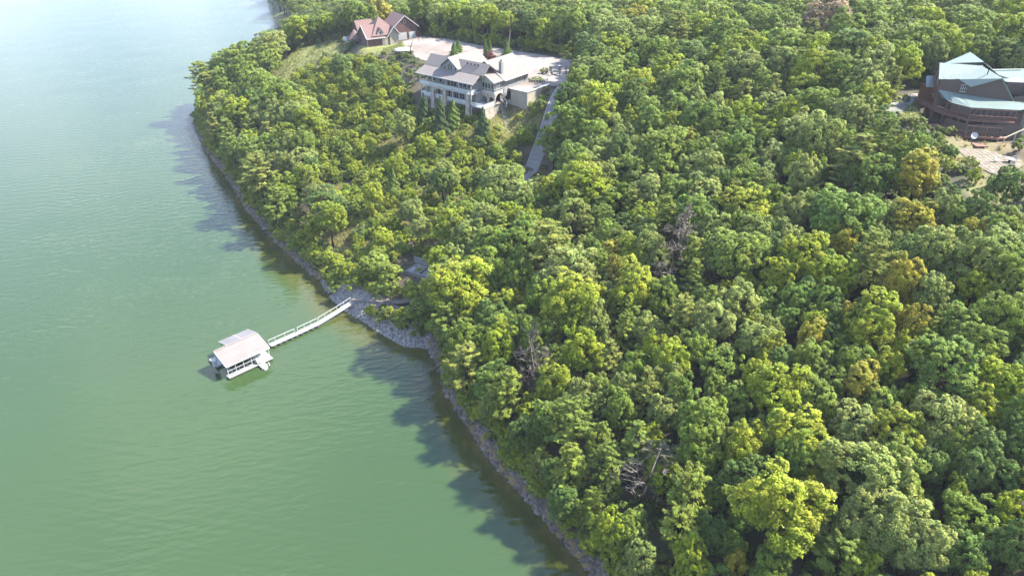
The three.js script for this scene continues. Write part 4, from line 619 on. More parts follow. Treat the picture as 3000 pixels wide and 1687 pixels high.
  pos.forEach(([x, zz], i) => { const t = thing('air_conditioner', ['grey air conditioner against the terrace wall, nearest the spiral stair', 'grey air conditioner against the terrace wall, middle one of three', 'grey air conditioner against the terrace wall, farthest from the stair'][i], 'air conditioner', x, ground(x, zz) - 0.1, zz, -0.657, 'air conditioners by the terrace wall'); part('cabinet', B.acGrey, t, (g) => g.box(-0.45, 0.1, -0.45, 0.45, 1.0, 0.45)); part('fan_grille', B.dark, t, (g) => g.disc(V(0, 1.004, 0), 0.34, 14)); part('pad', B.concrete, t, (g) => g.box(-0.55, -0.2, -0.55, 0.55, 0.1, 0.55)); });
}
{ // stone steps down from the porch
  const t = thing('garden_steps', 'curving flight of pale stone steps below the pale house', 'steps', -2.2, ground(-2.2, -198), -198), c = new THREE.CatmullRomCurve3([[-3.2, -201.4], [-2.5, -200], [-2.05, -198.2], [-1.75, -196.8], [-1.4, -195.4], [-1.0, -194], [-0.6, -192.6]].map(([x, z]) => V(x, ground(x, z), z)));
  const n = 22; for (let i = 0; i < n; i++) { const p = c.getPoint(i / (n - 1)).sub(t.position), d = c.getTangent(i / (n - 1)), s = part('step', B.trim, t, (g) => g.box(-0.72, -0.15, -0.17, 0.72, 0.12, 0.13)); s.position.copy(p); s.rotation.y = Math.atan2(d.x, d.z); }
}
{ // the small yard things by the drive
  const y = 29.25;
  const F = thing('garden_bed', 'planted bed inside a pale wooden rail beside the terrace', 'garden bed', 7.4, y, -209.4);
  const ring = []; for (let i = 0; i <= 10; i++) { const a = -0.4 + i / 10 * 2.7; ring.push(V(3.0 * Math.cos(a), 0, 1.9 * Math.sin(a))); } railing(F, ring, 0.9, B.tan, null, 1.1, 'rail_fence');
  part('soil', B.dark, F, (g) => g.slab([V(-2.4, 0.25, 1), V(2.2, 0.25, 1), V(2.2, 0.25, -1.4), V(-2.4, 0.25, -1.4)], 0.3)); { const p = mk('plants', KIND.young[0].crown, M.S[0], F); p.position.set(0, -0.4, -0.2); p.scale.set(1.0, 0.36, 0.55); }
  for (const [n, l, x, zz, dx] of [['stone_post', 'dark stone post by the drive entrance, the one nearer the pale house', 11.6, -217.2, 0], ['stone_post', 'dark stone post by the drive entrance, the one nearer the woods', 14.2, -217.6, 0]]) { const t = thing(n, l, 'post', x, y, zz, 0.3, 'stone posts at the drive'); part('shaft', B.block, t, (g) => g.box(-0.35, 0, -0.35, 0.35, 2.3, 0.35)); part('cap', B.block, t, (g) => g.box(-0.45, 2.3, -0.45, 0.45, 2.5, 0.45)); }
  const tb = thing('wooden_table', 'dark wooden table standing between the two stone posts', 'table', 12.9, y, -216.9); part('tabletop', B.darkWood, tb, (g) => g.box(-0.9, 0.75, -0.5, 0.9, 0.85, 0.5)); for (const sx of [-0.8, 0.8]) for (const sz of [-0.4, 0.4]) part('leg', B.darkWood, tb, (g) => g.box(sx - 0.06, 0, sz - 0.06, sx + 0.06, 0.75, sz + 0.06));
  const chair = (x, zz, a, l) => { const t = thing('garden_chair', l, 'chair', x, y, zz, a, 'white chairs by the stone posts'); part('seat', B.white, t, (g) => g.box(-0.3, 0.4, -0.3, 0.3, 0.48, 0.3)); part('backrest', B.white, t, (g) => g.box(-0.3, 0.48, -0.32, 0.3, 1.1, -0.24)); for (const sx of [-0.25, 0.25]) for (const sz of [-0.25, 0.25]) part('leg', B.white, t, (g) => g.box(sx - 0.04, 0, sz - 0.04, sx + 0.04, 0.4, sz + 0.04)); };
  chair(11.3, -215.4, 0.4, 'white chair by the wooden table, nearer the pale house'); chair(13.6, -214.9, -0.3, 'white chair by the wooden table, nearer the drive');
  const pl = thing('potted_bush', 'round potted bush on the gravel beside the stone posts', 'bush', 9.2, y, -217.8); mk('foliage', KIND.young[1].crown, M.G[1], pl).scale.set(0.42, 0.38, 0.42); part('pot', B.block, pl, (g) => g.tube(V(0, 0, 0), V(0, 0.6, 0), 0.3, 0.42, 10));
  const p3 = thing('potted_bush', 'dark potted bush touching the first stone post', 'bush', 10.4, y, -218.4); mk('foliage', KIND.young[2].crown, M.D[0], p3).scale.set(0.4, 0.34, 0.4); part('pot', B.block, p3, (g) => g.tube(V(0, 0, 0), V(0, 0.6, 0), 0.3, 0.42, 10));
  [[16.2, -217.6], [17.2, -217.3]].forEach(([x, zz], i) => { const t = thing('wooden_post', ['brown timber post at the edge of the gravel, nearer the drive', 'brown timber post at the edge of the gravel, deeper in the trees'][i], 'post', x, y, zz, 0, 'timber posts at the gravel edge'); part('shaft', B.log, t, (g) => g.tube(V(0, -0.2, 0), V(0, 2.2, 0), 0.16, 0.13, 7)); part('cap', B.log, t, (g) => g.tube(V(0, 2.2, 0), V(0, 2.3, 0), 0.19, 0.1, 7)); });
  const bed = [['arborvitae', 'dark pointed evergreen behind the large dormer roof', -17.9, -246.5, 1.5, 3.8, 0], ['arborvitae', 'broad pointed evergreen on the gravel behind the dormer ridge', -18.9, -240.4, 1.5, 4.4, 0], ['arborvitae', 'tall narrow evergreen of the pair behind the garage roof, paler one', -7.1, -237.6, 0.85, 5.6, 1], ['arborvitae', 'tall narrow evergreen of the pair behind the garage roof, darker one', -8.6, -238.3, 0.85, 5.4, 1], ['arborvitae', 'bushy pointed evergreen at the foot of the utility pole', -1.6, -240, 1.7, 4.4, 0]];
  for (const [n, l, x, zz, R, Hh, v] of bed) { const s = KIND.cedar[v], t = thing(n, l, 'evergreen', x, y, zz, 0, 'pointed evergreens on the gravel lot'); mk('crown', s.crown, M.C[1], t); mk('trunk', s.trunk, M.bark, t); t.scale.set(R / s.R, Hh / s.H, R / s.R); }
  const rb = thing('red_shrub', 'round dark red shrub behind the garage roof', 'shrub', -7.3, y, -231.8); mk('foliage', KIND.young[3].crown, leafMat([0.13, 0.045, 0.04]), rb).scale.set(0.9, 0.75, 0.9); mk('stems', KIND.young[3].trunk, M.bark, rb).scale.set(0.9, 0.75, 0.9);
  const up = thing('utility_pole', 'pale leaning utility pole behind the gravel lot', 'utility pole', -1.3, y, -243); up.rotation.z = -0.1; part('shaft', std({ color: C(0.8, 0.79, 0.76), roughness: 0.6 }), up, (g) => g.tube(V(0, -0.5, 0), V(0, 12, 0), 0.26, 0.18, 8)); part('transformer', B.acGrey, up, (g) => g.tube(V(0.36, 8.7, 0), V(0.36, 9.6, 0), 0.24, 0.24, 10)); part('crossarm', M.paleBark, up, (g) => g.box(-0.7, 10.2, -0.06, 0.7, 10.35, 0.06));
}
// ---------------------------------------------------------------- the red-roofed brick house on the point
{
  const H = thing('brick_house', 'brick house with dull red roofs, turret and twin garage doors', 'house', -52.6, 27.5, -261.5, 0.547);
  part('wall', B.brick, H, (g) => { g.box(0, -3, -4.2, 11.6, 3.7, 4.6); g.poly([V(0, 3.7, 4.6), V(0, 7.0, 0.4), V(0, 3.7, -4.2)].reverse()); g.box(0.4, -3, -9.6, 6, 4.2, -4.2); g.poly([V(0.4, 4.2, -4.2), V(0.4, 7.5, -6.9), V(0.4, 4.2, -9.6)].reverse()); });
  part('garage_wall', B.brick, H, (g) => { g.box(11.6, -1, -9.6, 21, 5, -0.1); g.poly([V(11.6, 5, -0.1), V(21, 5, -0.1), V(16.3, 8.6, -0.1)]); });
  part('pale_wall', B.stucco, H, (g) => { g.box(5.4, -0.5, 4.58, 7.6, 3.5, 4.72); g.box(8.2, -0.5, 4.4, 11.2, 4, 5.0); g.poly([V(8.2, 4, 5), V(11.2, 4, 5), V(9.7, 6.4, 5)]); });
  const roof = (name, pts, t = 0.2) => part(name, B.roofRed, H, (g) => pts.forEach((p) => g.slab(p, t)));
  roof('roof', [[V(-0.5, 3.5, 5.3), V(6.5, 3.5, 5.3), V(6.5, 7.3, 0.4), V(-0.5, 7.3, 0.4)], [V(-0.5, 7.3, 0.4), V(6.5, 7.3, 0.4), V(6.5, 3.5, -4.6), V(-0.5, 3.5, -4.6)], [V(1.6, 4.2, 5.0), V(12, 4.2, 5.0), V(6.6, 9.6, -0.4)], [V(12, 4.2, 5.0), V(12, 4.2, -5.4), V(6.6, 9.6, -0.4)], [V(12, 4.2, -5.4), V(1.6, 4.2, -5.4), V(6.6, 9.6, -0.4)], [V(1.6, 4.2, -5.4), V(1.6, 4.2, 5.0), V(6.6, 9.6, -0.4)]]);
  roof('rear_roof', [[V(-0.1, 4.0, -3.6), V(6.4, 4.0, -3.6), V(6.4, 7.8, -6.9), V(-0.1, 7.8, -6.9)], [V(-0.1, 7.8, -6.9), V(6.4, 7.8, -6.9), V(6.4, 4.0, -10.1), V(-0.1, 4.0, -10.1)]]);
  roof('garage_roof', [[V(10.9, 4.8, 0.4), V(16.3, 9.05, 0.4), V(16.3, 9.05, -10), V(10.9, 4.8, -10)].reverse(), [V(16.3, 9.05, 0.4), V(21.7, 4.8, 0.4), V(21.7, 4.8, -10), V(16.3, 9.05, -10)]].map((p) => p.slice().reverse()));
  roof('gable_roof', [[V(6.9, 3.5, 5.6), V(9.7, 6.9, 5.6), V(9.7, 6.9, -1), V(6.9, 3.5, -1)].reverse(), [V(9.7, 6.9, 5.6), V(12.2, 3.5, 5.6), V(12.2, 3.5, -1), V(9.7, 6.9, -1)]].map((p) => p.slice().reverse()));
  roof('dormer_roof', [[V(3.6, 5.0, 4.9), V(4.9, 6.7, 4.9), V(4.9, 6.7, 0.5), V(3.6, 5.0, 0.5)], [V(4.9, 6.7, 4.9), V(6.2, 5.0, 4.9), V(6.2, 5.0, 0.5), V(4.9, 6.7, 0.5)]]);
  part('dormer', B.white, H, (g) => { g.box(3.9, 3.9, 1.5, 5.9, 5.2, 4.6); g.poly([V(3.9, 5.2, 4.6), V(5.9, 5.2, 4.6), V(4.9, 6.4, 4.6)]); });
  win(H, V(4.9, 4.9, 4.62), 0.8, 1.1, 0);
  part('white_trim', B.white, H, (g) => { const bar = (a, b) => g.bar(a, b, 0.14, 0.24); bar(V(-0.56, 3.45, 5.3), V(-0.56, 7.25, 0.4)); bar(V(-0.56, 7.25, 0.4), V(-0.56, 3.45, -4.6)); bar(V(10.9, 4.75, 0.46), V(16.3, 9.0, 0.46)); bar(V(16.3, 9.0, 0.46), V(21.7, 4.75, 0.46)); bar(V(6.9, 3.45, 5.66), V(9.7, 6.85, 5.66)); bar(V(9.7, 6.85, 5.66), V(12.2, 3.45, 5.66)); bar(V(-0.5, 3.45, 5.36), V(7, 3.45, 5.36)); g.bar(V(-0.1, 3.4, 4.7), V(-0.1, -2.5, 4.7), 0.14); });
  const turret = part('turret', B.brick, H, (g) => { for (let i = 0; i < 8; i++) { const a = (i + 0.5) * Math.PI / 4, b = (i + 1.5) * Math.PI / 4, q = (f, y) => V(-1.3 + 2.2 * Math.cos(f), y, -4.6 + 2.2 * Math.sin(f)); g.quad(q(b, -4), q(a, -4), q(a, 2.3), q(b, 2.3)); } });
  part('turret_roof', B.roofRed, H, (g) => { for (let i = 0; i < 8; i++) { const a = (i + 0.5) * Math.PI / 4, b = (i + 1.5) * Math.PI / 4, q = (f) => V(-1.3 + 2.8 * Math.cos(f), 2.2, -4.6 + 2.8 * Math.sin(f)); g.tri(q(b), q(a), V(-1.3, 5.4, -4.6)); } });
  for (let i = 0; i < 4; i++) { const a = (i + 1.2) * Math.PI / 4 + Math.PI / 4 * 0.8, f = Math.PI / 2 - a; win(H, V(-1.3 + 2.06 * Math.cos(a), 0.6, -4.6 + 2.06 * Math.sin(a)), 1.25, 2.2, f, 1, 1, B.white); }
  win(H, V(-0.02, 0.8, -0.6), 1.1, 1.8, -Math.PI / 2);
  const door = (x0, x1, y1, n) => { const d = part('garage_door', B.white, H, (g) => g.box(x0, 0.7, -0.12, x1, y1, -0.02)); for (let i = 1; i < n; i++) { const y = 0.7 + (y1 - 0.7) * i / n; part('panel', B.white, d, (g) => g.box(x0 + 0.1, y - 0.5, -0.02, x1 - 0.1, y - 0.06, 0.02)); } };
  door(12.3, 16.8, 3.2, 4); door(17.7, 20.3, 3.2, 4);
  const rw = part('round_window', B.white, H, (g) => { for (let i = 0; i < 12; i++) { const a = i * Math.PI / 6, b = a + Math.PI / 6; g.bar(V(16.3 + 0.5 * Math.cos(a), 6.9 + 0.5 * Math.sin(a), 0), V(16.3 + 0.5 * Math.cos(b), 6.9 + 0.5 * Math.sin(b), 0), 0.12); } }); part('pane', B.pane, rw, (g) => g.disc(V(16.3, 6.9, -0.05), 0.48, 16, V(0, 0, 1)));
  part('porch_post', B.darkWood, H, (g) => g.box(7.6, 0.2, 5.3, 7.8, 3.5, 5.5));
  const dk = thing('rear_deck', 'white railed deck tucked behind the brick turret', 'deck', -52.6, 27.5, -261.5, 0.547); part('floor', B.trim, dk, (g) => g.box(-3.6, 0.6, -10.5, 0.3, 0.8, -6.8)); railing(dk, [V(0.2, 0.8, -10.4), V(-3.5, 0.8, -10.4), V(-3.5, 0.8, -6.9)], 1.1, B.white, B.rail, 1.8);
  // the red pickup in front of the garage
  const red = new THREE.MeshPhysicalMaterial({ color: C(0.16, 0.012, 0.03), roughness: 0.3, clearcoat: 0.8 }), t = thing('pickup_truck', 'dark red pickup truck parked before the brick garage', 'pickup truck', -36.9, 28.3, -272.6, 0.547 - 0.22);
  { const s = new THREE.Shape(); s.moveTo(-2.8, 0.55); s.lineTo(-2.8, 1.12); s.lineTo(-1.5, 1.2); s.lineTo(-0.75, 1.85); s.lineTo(0.75, 1.85); s.lineTo(1.0, 1.2); s.lineTo(2.8, 1.2); s.lineTo(2.8, 0.55); s.closePath(); const g = new THREE.ExtrudeGeometry(s, { depth: 1.8, bevelEnabled: true, bevelSize: 0.06, bevelThickness: 0.06, bevelSegments: 2 }); g.translate(0, 0, -0.9); mk('body', g, red, t); }
  part('windscreen', B.pane, t, (g) => g.quad(V(-1.47, 1.28, 0.8), V(-1.47, 1.28, -0.8), V(-0.86, 1.86, -0.7), V(-0.86, 1.86, 0.7))); for (const s of [-1, 1]) { part('side_window', B.pane, t, (g) => g.box(-0.85, 1.3, s * 0.97 - 0.01, 0.8, 1.72, s * 0.97 + 0.01)); for (const x of [-1.8, 1.75]) { const w = part('wheel', B.dark, t, (g) => g.tube(V(x, 0.4, s * 0.72), V(x, 0.4, s * 0.98), 0.4, 0.4, 16).disc(V(x, 0.4, s * 0.98), 0.4, 16, V(0, 0, s))); part('rim', B.acGrey, w, (g) => g.disc(V(x, 0.4, s * 0.985), 0.24, 12, V(0, 0, s))); } }
  part('bed', B.dark, t, (g) => g.box(1.15, 1.22, -0.8, 2.7, 1.28, 0.8)); part('headlight', B.white, t, (g) => { g.box(-2.9, 0.85, 0.55, -2.84, 1.05, 0.85); });
  // covered boat by the lot
  const b = thing('covered_boat', 'small boat under a white cover at the gravel edge', 'boat', -36.3, 29.2, -245.2, 0.25);
  { const g = new Geo(), n = 12, sec = (u) => { const w = 1.1 * Math.sqrt(Math.max(0.02, 1 - Math.pow(Math.abs(u), 2.4))), x = u * 3, k = 0.9 + 0.5 * (1 - u * u); return [V(x, 0.75, w), V(x, k + 0.25, w * 0.45), V(x, k + 0.4, 0), V(x, k + 0.25, -w * 0.45), V(x, 0.75, -w)]; }; for (let i = 0; i < n; i++) { const A = sec(-1 + 2 * i / n), D = sec(-1 + 2 * (i + 1) / n); for (let j = 0; j < 4; j++) g.quad(A[j], D[j], D[j + 1], A[j + 1]); } mk('cover', g.build(), B.white, b); }
  { const g = new Geo(), n = 12, sec = (u) => { const w = 1.05 * Math.sqrt(Math.max(0.02, 1 - Math.pow(Math.abs(u), 2.4))), x = u * 3; return [V(x, 0.76, w), V(x, 0.35, w * 0.5), V(x, 0.3, 0), V(x, 0.35, -w * 0.5), V(x, 0.76, -w)]; }; for (let i = 0; i < n; i++) { const A = sec(-1 + 2 * i / n), D = sec(-1 + 2 * (i + 1) / n); for (let j = 0; j < 4; j++) g.quad(A[j], A[j + 1], D[j + 1], D[j]); } mk('hull', g.build(), B.dark, b); }
  part('trailer', B.dark, b, (g) => { g.bar(V(-2, 0.28, 0.6), V(3.8, 0.28, 0), 0.1); g.bar(V(-2, 0.28, -0.6), V(3.8, 0.28, 0), 0.1); g.tube(V(-0.8, 0.28, -1.1), V(-0.8, 0.28, 1.1), 0.28, 0.28, 12); });
  const sn = thing('snag', 'short bare broken trunk beside the covered boat', 'dead trunk', -33.6, 29.2, -242.6); part('trunk', M.greyWood, sn, (g) => { g.tube(V(0, -0.3, 0), V(0.3, 2.6, 0.1), 0.28, 0.18, 7); g.tube(V(0.3, 2.6, 0.1), V(1.2, 4.6, 0), 0.17, 0.04, 5); }); part('limb', M.greyWood, sn, (g) => g.tube(V(0.2, 1.8, 0), V(-0.5, 3.3, 0.3), 0.12, 0.03, 5));
  const lp = thing('lawn_lamp', 'small dark lamp post on the lawn by the gravel', 'lamp post', -32.6, 29, -259.4); part('pole', B.dark, lp, (g) => g.tube(V(0, 0, 0), V(0, 1.9, 0), 0.06, 0.05, 7)); part('lantern', B.dark, lp, (g) => { g.box(-0.16, 1.9, -0.16, 0.16, 2.25, 0.16); g.tube(V(0, 2.25, 0), V(0, 2.4, 0), 0.2, 0.03, 6); });
}
// ---------------------------------------------------------------- the green-roofed house on the rise
{
  const O = V(100, 32.5, -156), H = thing('wooden_house', 'dark shingled house with green metal roofs and red-brown decks', 'house', O.x, O.y, O.z), w = (x, y, z) => V(x, y, z).sub(O);
  const F = [95.9, -161.2], wall = (t) => [F[0] + 0.946 * t, F[1] + 0.324 * t], fw = (t, y) => { const [x, z] = wall(t); return w(x, y, z); }, bk = (t, d, y) => { const [x, z] = wall(t); return w(x + 0.324 * d, y, z - 0.946 * d); };
  // the shingled front and its lopsided gable, the red gable end, the plain back
  part('wall', B.shake, H, (g) => { g.quad(fw(0, 32), fw(3.8, 32), fw(3.8, 42.9), fw(0, 42.7)); g.poly([fw(3.8, 32), fw(15.2, 32), fw(15.2, 39.1), fw(11.5, 43.6), fw(5.8, 41.6), fw(3.8, 42.8)]); });
  part('gable_end', B.redwood, H, (g) => { g.poly([fw(0, 32), fw(0, 42.7), bk(0, 3.6, 45.1), bk(0, 7.5, 42.3), bk(0, 7.5, 32)]); });
  part('rear_wall', B.shake, H, (g) => { g.quad(bk(0, 7.5, 32), bk(0, 7.5, 42.3), bk(20, 7.5, 41), bk(20, 7.5, 32)); g.quad(bk(20, 7.5, 32), bk(20, 7.5, 41), bk(20, 0.4, 41), bk(20, 0.4, 32)); g.quad(fw(15.2, 32), bk(20, 0.4, 32), bk(20, 0.4, 41), fw(15.2, 40)); });
  const roof = (name, ...ps) => part(name, B.green, H, (g) => ps.forEach((p) => g.slab(p, 0.16)));
  const RL = bk(-0.5, 3.6, 45.3), A = w(104.5, 45.3, -161.5), LOW = w(101.5, 41.5, -158.6), VAL = fw(3.5, 42.8), BB = w(106.9, 43.8, -157.0), RB = w(110.5, 39.0, -155.8), BR = w(104.9, 45.35, -162);
  roof('roof', [fw(-0.5, 42.6).add(V(-0.1, 0, 0.35)), VAL, A, RL], [RL, A, BR, bk(8, 7.9, 42.2), bk(-0.5, 7.9, 42.2)]);
  roof('front_gable_roof', [VAL, LOW, BB, A], [BB, RB, w(111.5, 39.4, -160), A]);
  roof('rear_gable_roof', [bk(0.5, 3.7, 45.2), w(104.9, 46.1, -162.2), w(106.8, 46.2, -171.2), bk(0, 9.5, 43)], [w(104.9, 46.1, -162.2), w(110.5, 42.5, -163), w(112.5, 42.6, -170), w(106.8, 46.2, -171.2)]);
  roof('wing_roof', [w(110.2, 42.0, -163.0), w(117.2, 41.0, -163.6), w(117.0, 43.7, -165.8), w(105.3, 44.4, -162.4)], [w(105.3, 44.4, -162.4), w(117.0, 43.7, -165.8), w(117.4, 41, -168.6), w(108, 41.5, -167)]);
  roof('side_dormer_roof', [w(110.9, 41.9, -161.6), w(115.6, 41.6, -161.9), w(115.6, 42.2, -164.4), w(110.9, 42.4, -164)]); part('side_dormer', B.shake, H, (g) => g.box(11.4, 6.4, -8, 15.4, 9.15, -5.7));
  roof('porch_roof', [w(96.6, 38.9, -160.2), w(97.2, 38.6, -158.5), fw(2.2, 40.0), fw(0.2, 40.2)], [w(97.2, 38.6, -158.5), w(97.6, 38.5, -156.6), w(99.7, 38.5, -153.4), fw(5.2, 39.6), fw(2.2, 40.0)], [w(99.7, 38.5, -153.4), w(109.1, 38.5, -151.5), w(110.6, 39.1, -155.6), fw(5.2, 39.6)], [w(109.1, 38.5, -151.5), w(113.5, 38.5, -153.5), w(114, 39.3, -157.4), w(110.6, 39.1, -155.6)]);
  roof('entry_roof', [w(97.0, 41.2, -169.2), w(95.6, 39.6, -165.6), w(98.4, 39.8, -164.8), w(99.2, 41.4, -168.6)]); part('entry_wall', B.redwood, H, (g) => g.box(-4.0, 3.5, -12.6, -1.6, 7.2, -9.6));
  win(H, fw(4.85, 41.0).add(V(0.1, 0, 0.2)), 1.5, 1.7, 0.0, 3, 2); for (const [d, y, hh] of [[1, 41.6, 1.2], [2.0, 41.9, 1.3], [4.6, 42.2, 2.0], [1.5, 38.4, 0.7], [4.4, 38.6, 0.9]]) win(H, bk(-0.03, d, y), 0.45, hh, -Math.PI / 2 + 0.33);
  // enclosed porch upstairs: panes in a row behind the rail
  const c1 = w(96.1, 36.2, -156.6), c2 = w(99.1, 36.2, -152.1), R = w(108.2, 36.2, -150.1), c0 = w(95.2, 36.2, -159.5), cL = w(94.0, 36.2, -168.4);
  const d2 = new THREE.Vector3().subVectors(R, c2).normalize(), d1 = new THREE.Vector3().subVectors(c2, c1).normalize(), f2 = Math.atan2(-d2.z, d2.x), f1 = Math.atan2(-d1.z, d1.x), n2 = V(-d2.z, 0, d2.x), n1 = V(-d1.z, 0, d1.x);
  part('porch_wall', B.darkWood, H, (g) => { const i2 = c2.clone().addScaledVector(n2, -0.7), iR = R.clone().addScaledVector(n2, -0.7), i1 = c1.clone().addScaledVector(n1, -0.9); g.quad(i2, iR, iR.clone().add(V(0, 2.4, 0)), i2.clone().add(V(0, 2.4, 0))); g.quad(i1, i2, i2.clone().add(V(0, 2.4, 0)), i1.clone().add(V(0, 2.4, 0))); });
  for (let i = 0; i < 8; i++) win(H, c2.clone().addScaledVector(d2, 0.65 + i * 1.13).addScaledVector(n2, -0.68).add(V(0, 1.4, 0)), 1.05, 1.7, f2, 1, 1, B.deckRed);
  for (let i = 0; i < 3; i++) win(H, c1.clone().addScaledVector(d1, 0.8 + i * 1.7).addScaledVector(n1, -0.88).add(V(0, 1.4, 0)), 1.5, 1.7, f1, 1, 1, B.deckRed);
  // decks: slabs, rails with balusters, posts to the ground
  const deck = (name, pts, dep, y) => part(name, B.deckRed, H, (g) => { for (let i = 0; i < pts.length - 1; i++) { const a = pts[i], b = pts[i + 1], q = V(0, 0, 0).subVectors(b, a).normalize(), n = V(q.z, 0, -q.x).multiplyScalar(dep); g.slab([a, b, b.clone().add(n), a.clone().add(n)], 0.32); } });
  deck('upper_deck', [cL, c0, c1, c2, R], 2.6); railing(H, [cL, c0, c1, c2, R], 1.05, B.deckRed, 'pickets', 2.4);
  const l0 = w(93.6, 33.6, -157), l1 = w(94.6, 33.5, -153.8), l2 = w(97.7, 33.5, -149.3), l3 = w(103.9, 33.5, -147.7), l4 = w(106.6, 33.5, -148.6);
  deck('lower_deck', [l0, l1, l2, l3, l4], 2.4); railing(H, [l1, w(96.4, 33.5, -150.7), l2], 1.05, B.deckRed, 'pickets', 1.6);
  const e1 = new THREE.Vector3().subVectors(l3, l2).normalize(), g1 = Math.atan2(-e1.z, e1.x), m1 = V(-e1.z, 0, e1.x), e0 = new THREE.Vector3().subVectors(l2, l1).normalize(), g0 = Math.atan2(-e0.z, e0.x), m0 = V(-e0.z, 0, e0.x);
  part('lower_wall', B.shake, H, (g) => { const a = l2.clone().addScaledVector(m1, -0.5), b = l4.clone().addScaledVector(m1, -0.3).add(V(2.4, 0, -0.4)); g.quad(a.clone().add(V(0, -1.5, 0)), b.clone().add(V(0, -1.5, 0)), b.clone().add(V(0, 2.4, 0)), a.clone().add(V(0, 2.4, 0))); const q = l1.clone().addScaledVector(m0, -1.2); g.quad(q, a, a.clone().add(V(0, 2.4, 0)), q.clone().add(V(0, 2.4, 0))); g.quad(w(93.9, 32, -157), w(96.2, 32, -151.3), w(96.2, 33.3, -151.3), w(93.9, 33.3, -157)); });
  for (const [s, ww] of [[0.7, 1.25], [2.0, 1.15], [3.4, 1.25], [4.7, 1.15], [6.2, 1.3]]) win(H, l2.clone().addScaledVector(e1, s).addScaledVector(m1, -0.48).add(V(0, 1.1, 0)), ww, 2.1, g1, s > 3 ? 2 : 1, 2, B.deckRed);
  for (let i = 0; i < 3; i++) win(H, l1.clone().addScaledVector(e0, 1 + i * 1.6).addScaledVector(m0, -1.18).add(V(0, 1.2, 0)), 1.4, 2, g0, 1, 1, B.deckRed);
  const post = (p, top) => part('deck_post', B.darkWood, H, (g) => { const gy = ground(p.x + O.x, p.z + O.z) - O.y - 0.4; g.box(p.x - 0.13, gy, p.z - 0.13, p.x + 0.13, top ?? p.y - 0.3, p.z + 0.13); });
  for (const t of [0.02, 0.25, 0.5, 0.75]) post(cL.clone().lerp(c0, t)); for (const q of [c0, c1, c1.clone().lerp(c2, 0.33), c1.clone().lerp(c2, 0.66), c2, c2.clone().lerp(R, 0.33), c2.clone().lerp(R, 0.66), R]) post(q); for (const q of [c0, c1, c1.clone().lerp(c2, 0.5), c2]) part('porch_post', B.darkWood, H, (g) => g.box(q.x - 0.09, q.y, q.z - 0.09, q.x + 0.09, q.y + 2.4, q.z + 0.09));
  for (const q of [l0, l1, l1.clone().lerp(l2, 0.5), l2, l3]) post(q);
  part('landing', B.deckRed, H, (g) => { g.box(-1.6, -0.1, 8.6, 0.9, 0.1, 10.6); for (const x of [-1.5, 0.8]) g.box(x - 0.08, -1, 10.4, x + 0.08, 0.1, 10.55); g.box(-1.6, 0.9, 10.45, 0.9, 1, 10.55); });
  part('porch_stair', B.tan, H, (g) => { for (let i = 0; i < 6; i++) g.box(1.0 + i * 0.36, -0.2 - i * 0.13, 9.0 + i * 0.3, 2.0 + i * 0.36, -0.08 - i * 0.13, 9.4 + i * 0.3); });
  part('stovepipe', B.dark, H, (g) => g.tube(w(104.6, 44.2, -159.2), w(104.6, 45.6, -159.2), 0.1, 0.1, 7));
  part('stone_chimney', B.stone, H, (g) => { g.box(10.3, -1.5, 4.4, 11.6, 6.2, 5.8); });
  const D = thing('satellite_dish', 'white satellite dish standing before the wooden house', 'satellite dish', 97.9, ground(97.9, -146.6), -146.6, 0.2); part('mast', B.acGrey, D, (g) => g.tube(V(0, -0.2, 0), V(0, 1.9, 0), 0.06, 0.06, 6)); part('reflector', B.white, D, (g) => { const c = V(0, 2.3, 0.1), n = V(-0.3, 0.45, 0.9).normalize(), s = V(0, 1, 0).cross(n).normalize(), u = new THREE.Vector3().crossVectors(n, s), at = (f, r) => c.clone().addScaledVector(s, Math.cos(f) * r).addScaledVector(u, Math.sin(f) * r).addScaledVector(n, r * r * 0.35 - 0.1); for (let i = 0; i < 20; i++) { const a = i / 20 * 6.2832, b = (i + 1) / 20 * 6.2832; for (const [r0, r1] of [[0, 0.35], [0.35, 0.7]]) r0 ? g.quad(at(a, r0), at(a, r1), at(b, r1), at(b, r0)) : g.tri(c.clone().addScaledVector(n, -0.1), at(a, r1), at(b, r1)); } }); part('feed_arm', B.acGrey, D, (g) => g.bar(V(0, 1.7, 0.2), V(-0.25, 2.5, 0.95), 0.05));
  // paved terrace with garden furniture
  const Pt = [[94.2, -145.5], [99.7, -145.3], [102, -141.5], [104, -138.6], [102.2, -135.5], [95.9, -129.9], [93.6, -131.8], [93.2, -138]], pav = struct('stone_terrace', (() => { const g = new Geo(); g.slab(Pt.map(([x, z]) => V(x, 32.12, z)).reverse(), 0.9); return g.build(); })(), std({ color: C(0.16, 0.13, 0.095), map: T.gravel, roughness: 0.9 }));
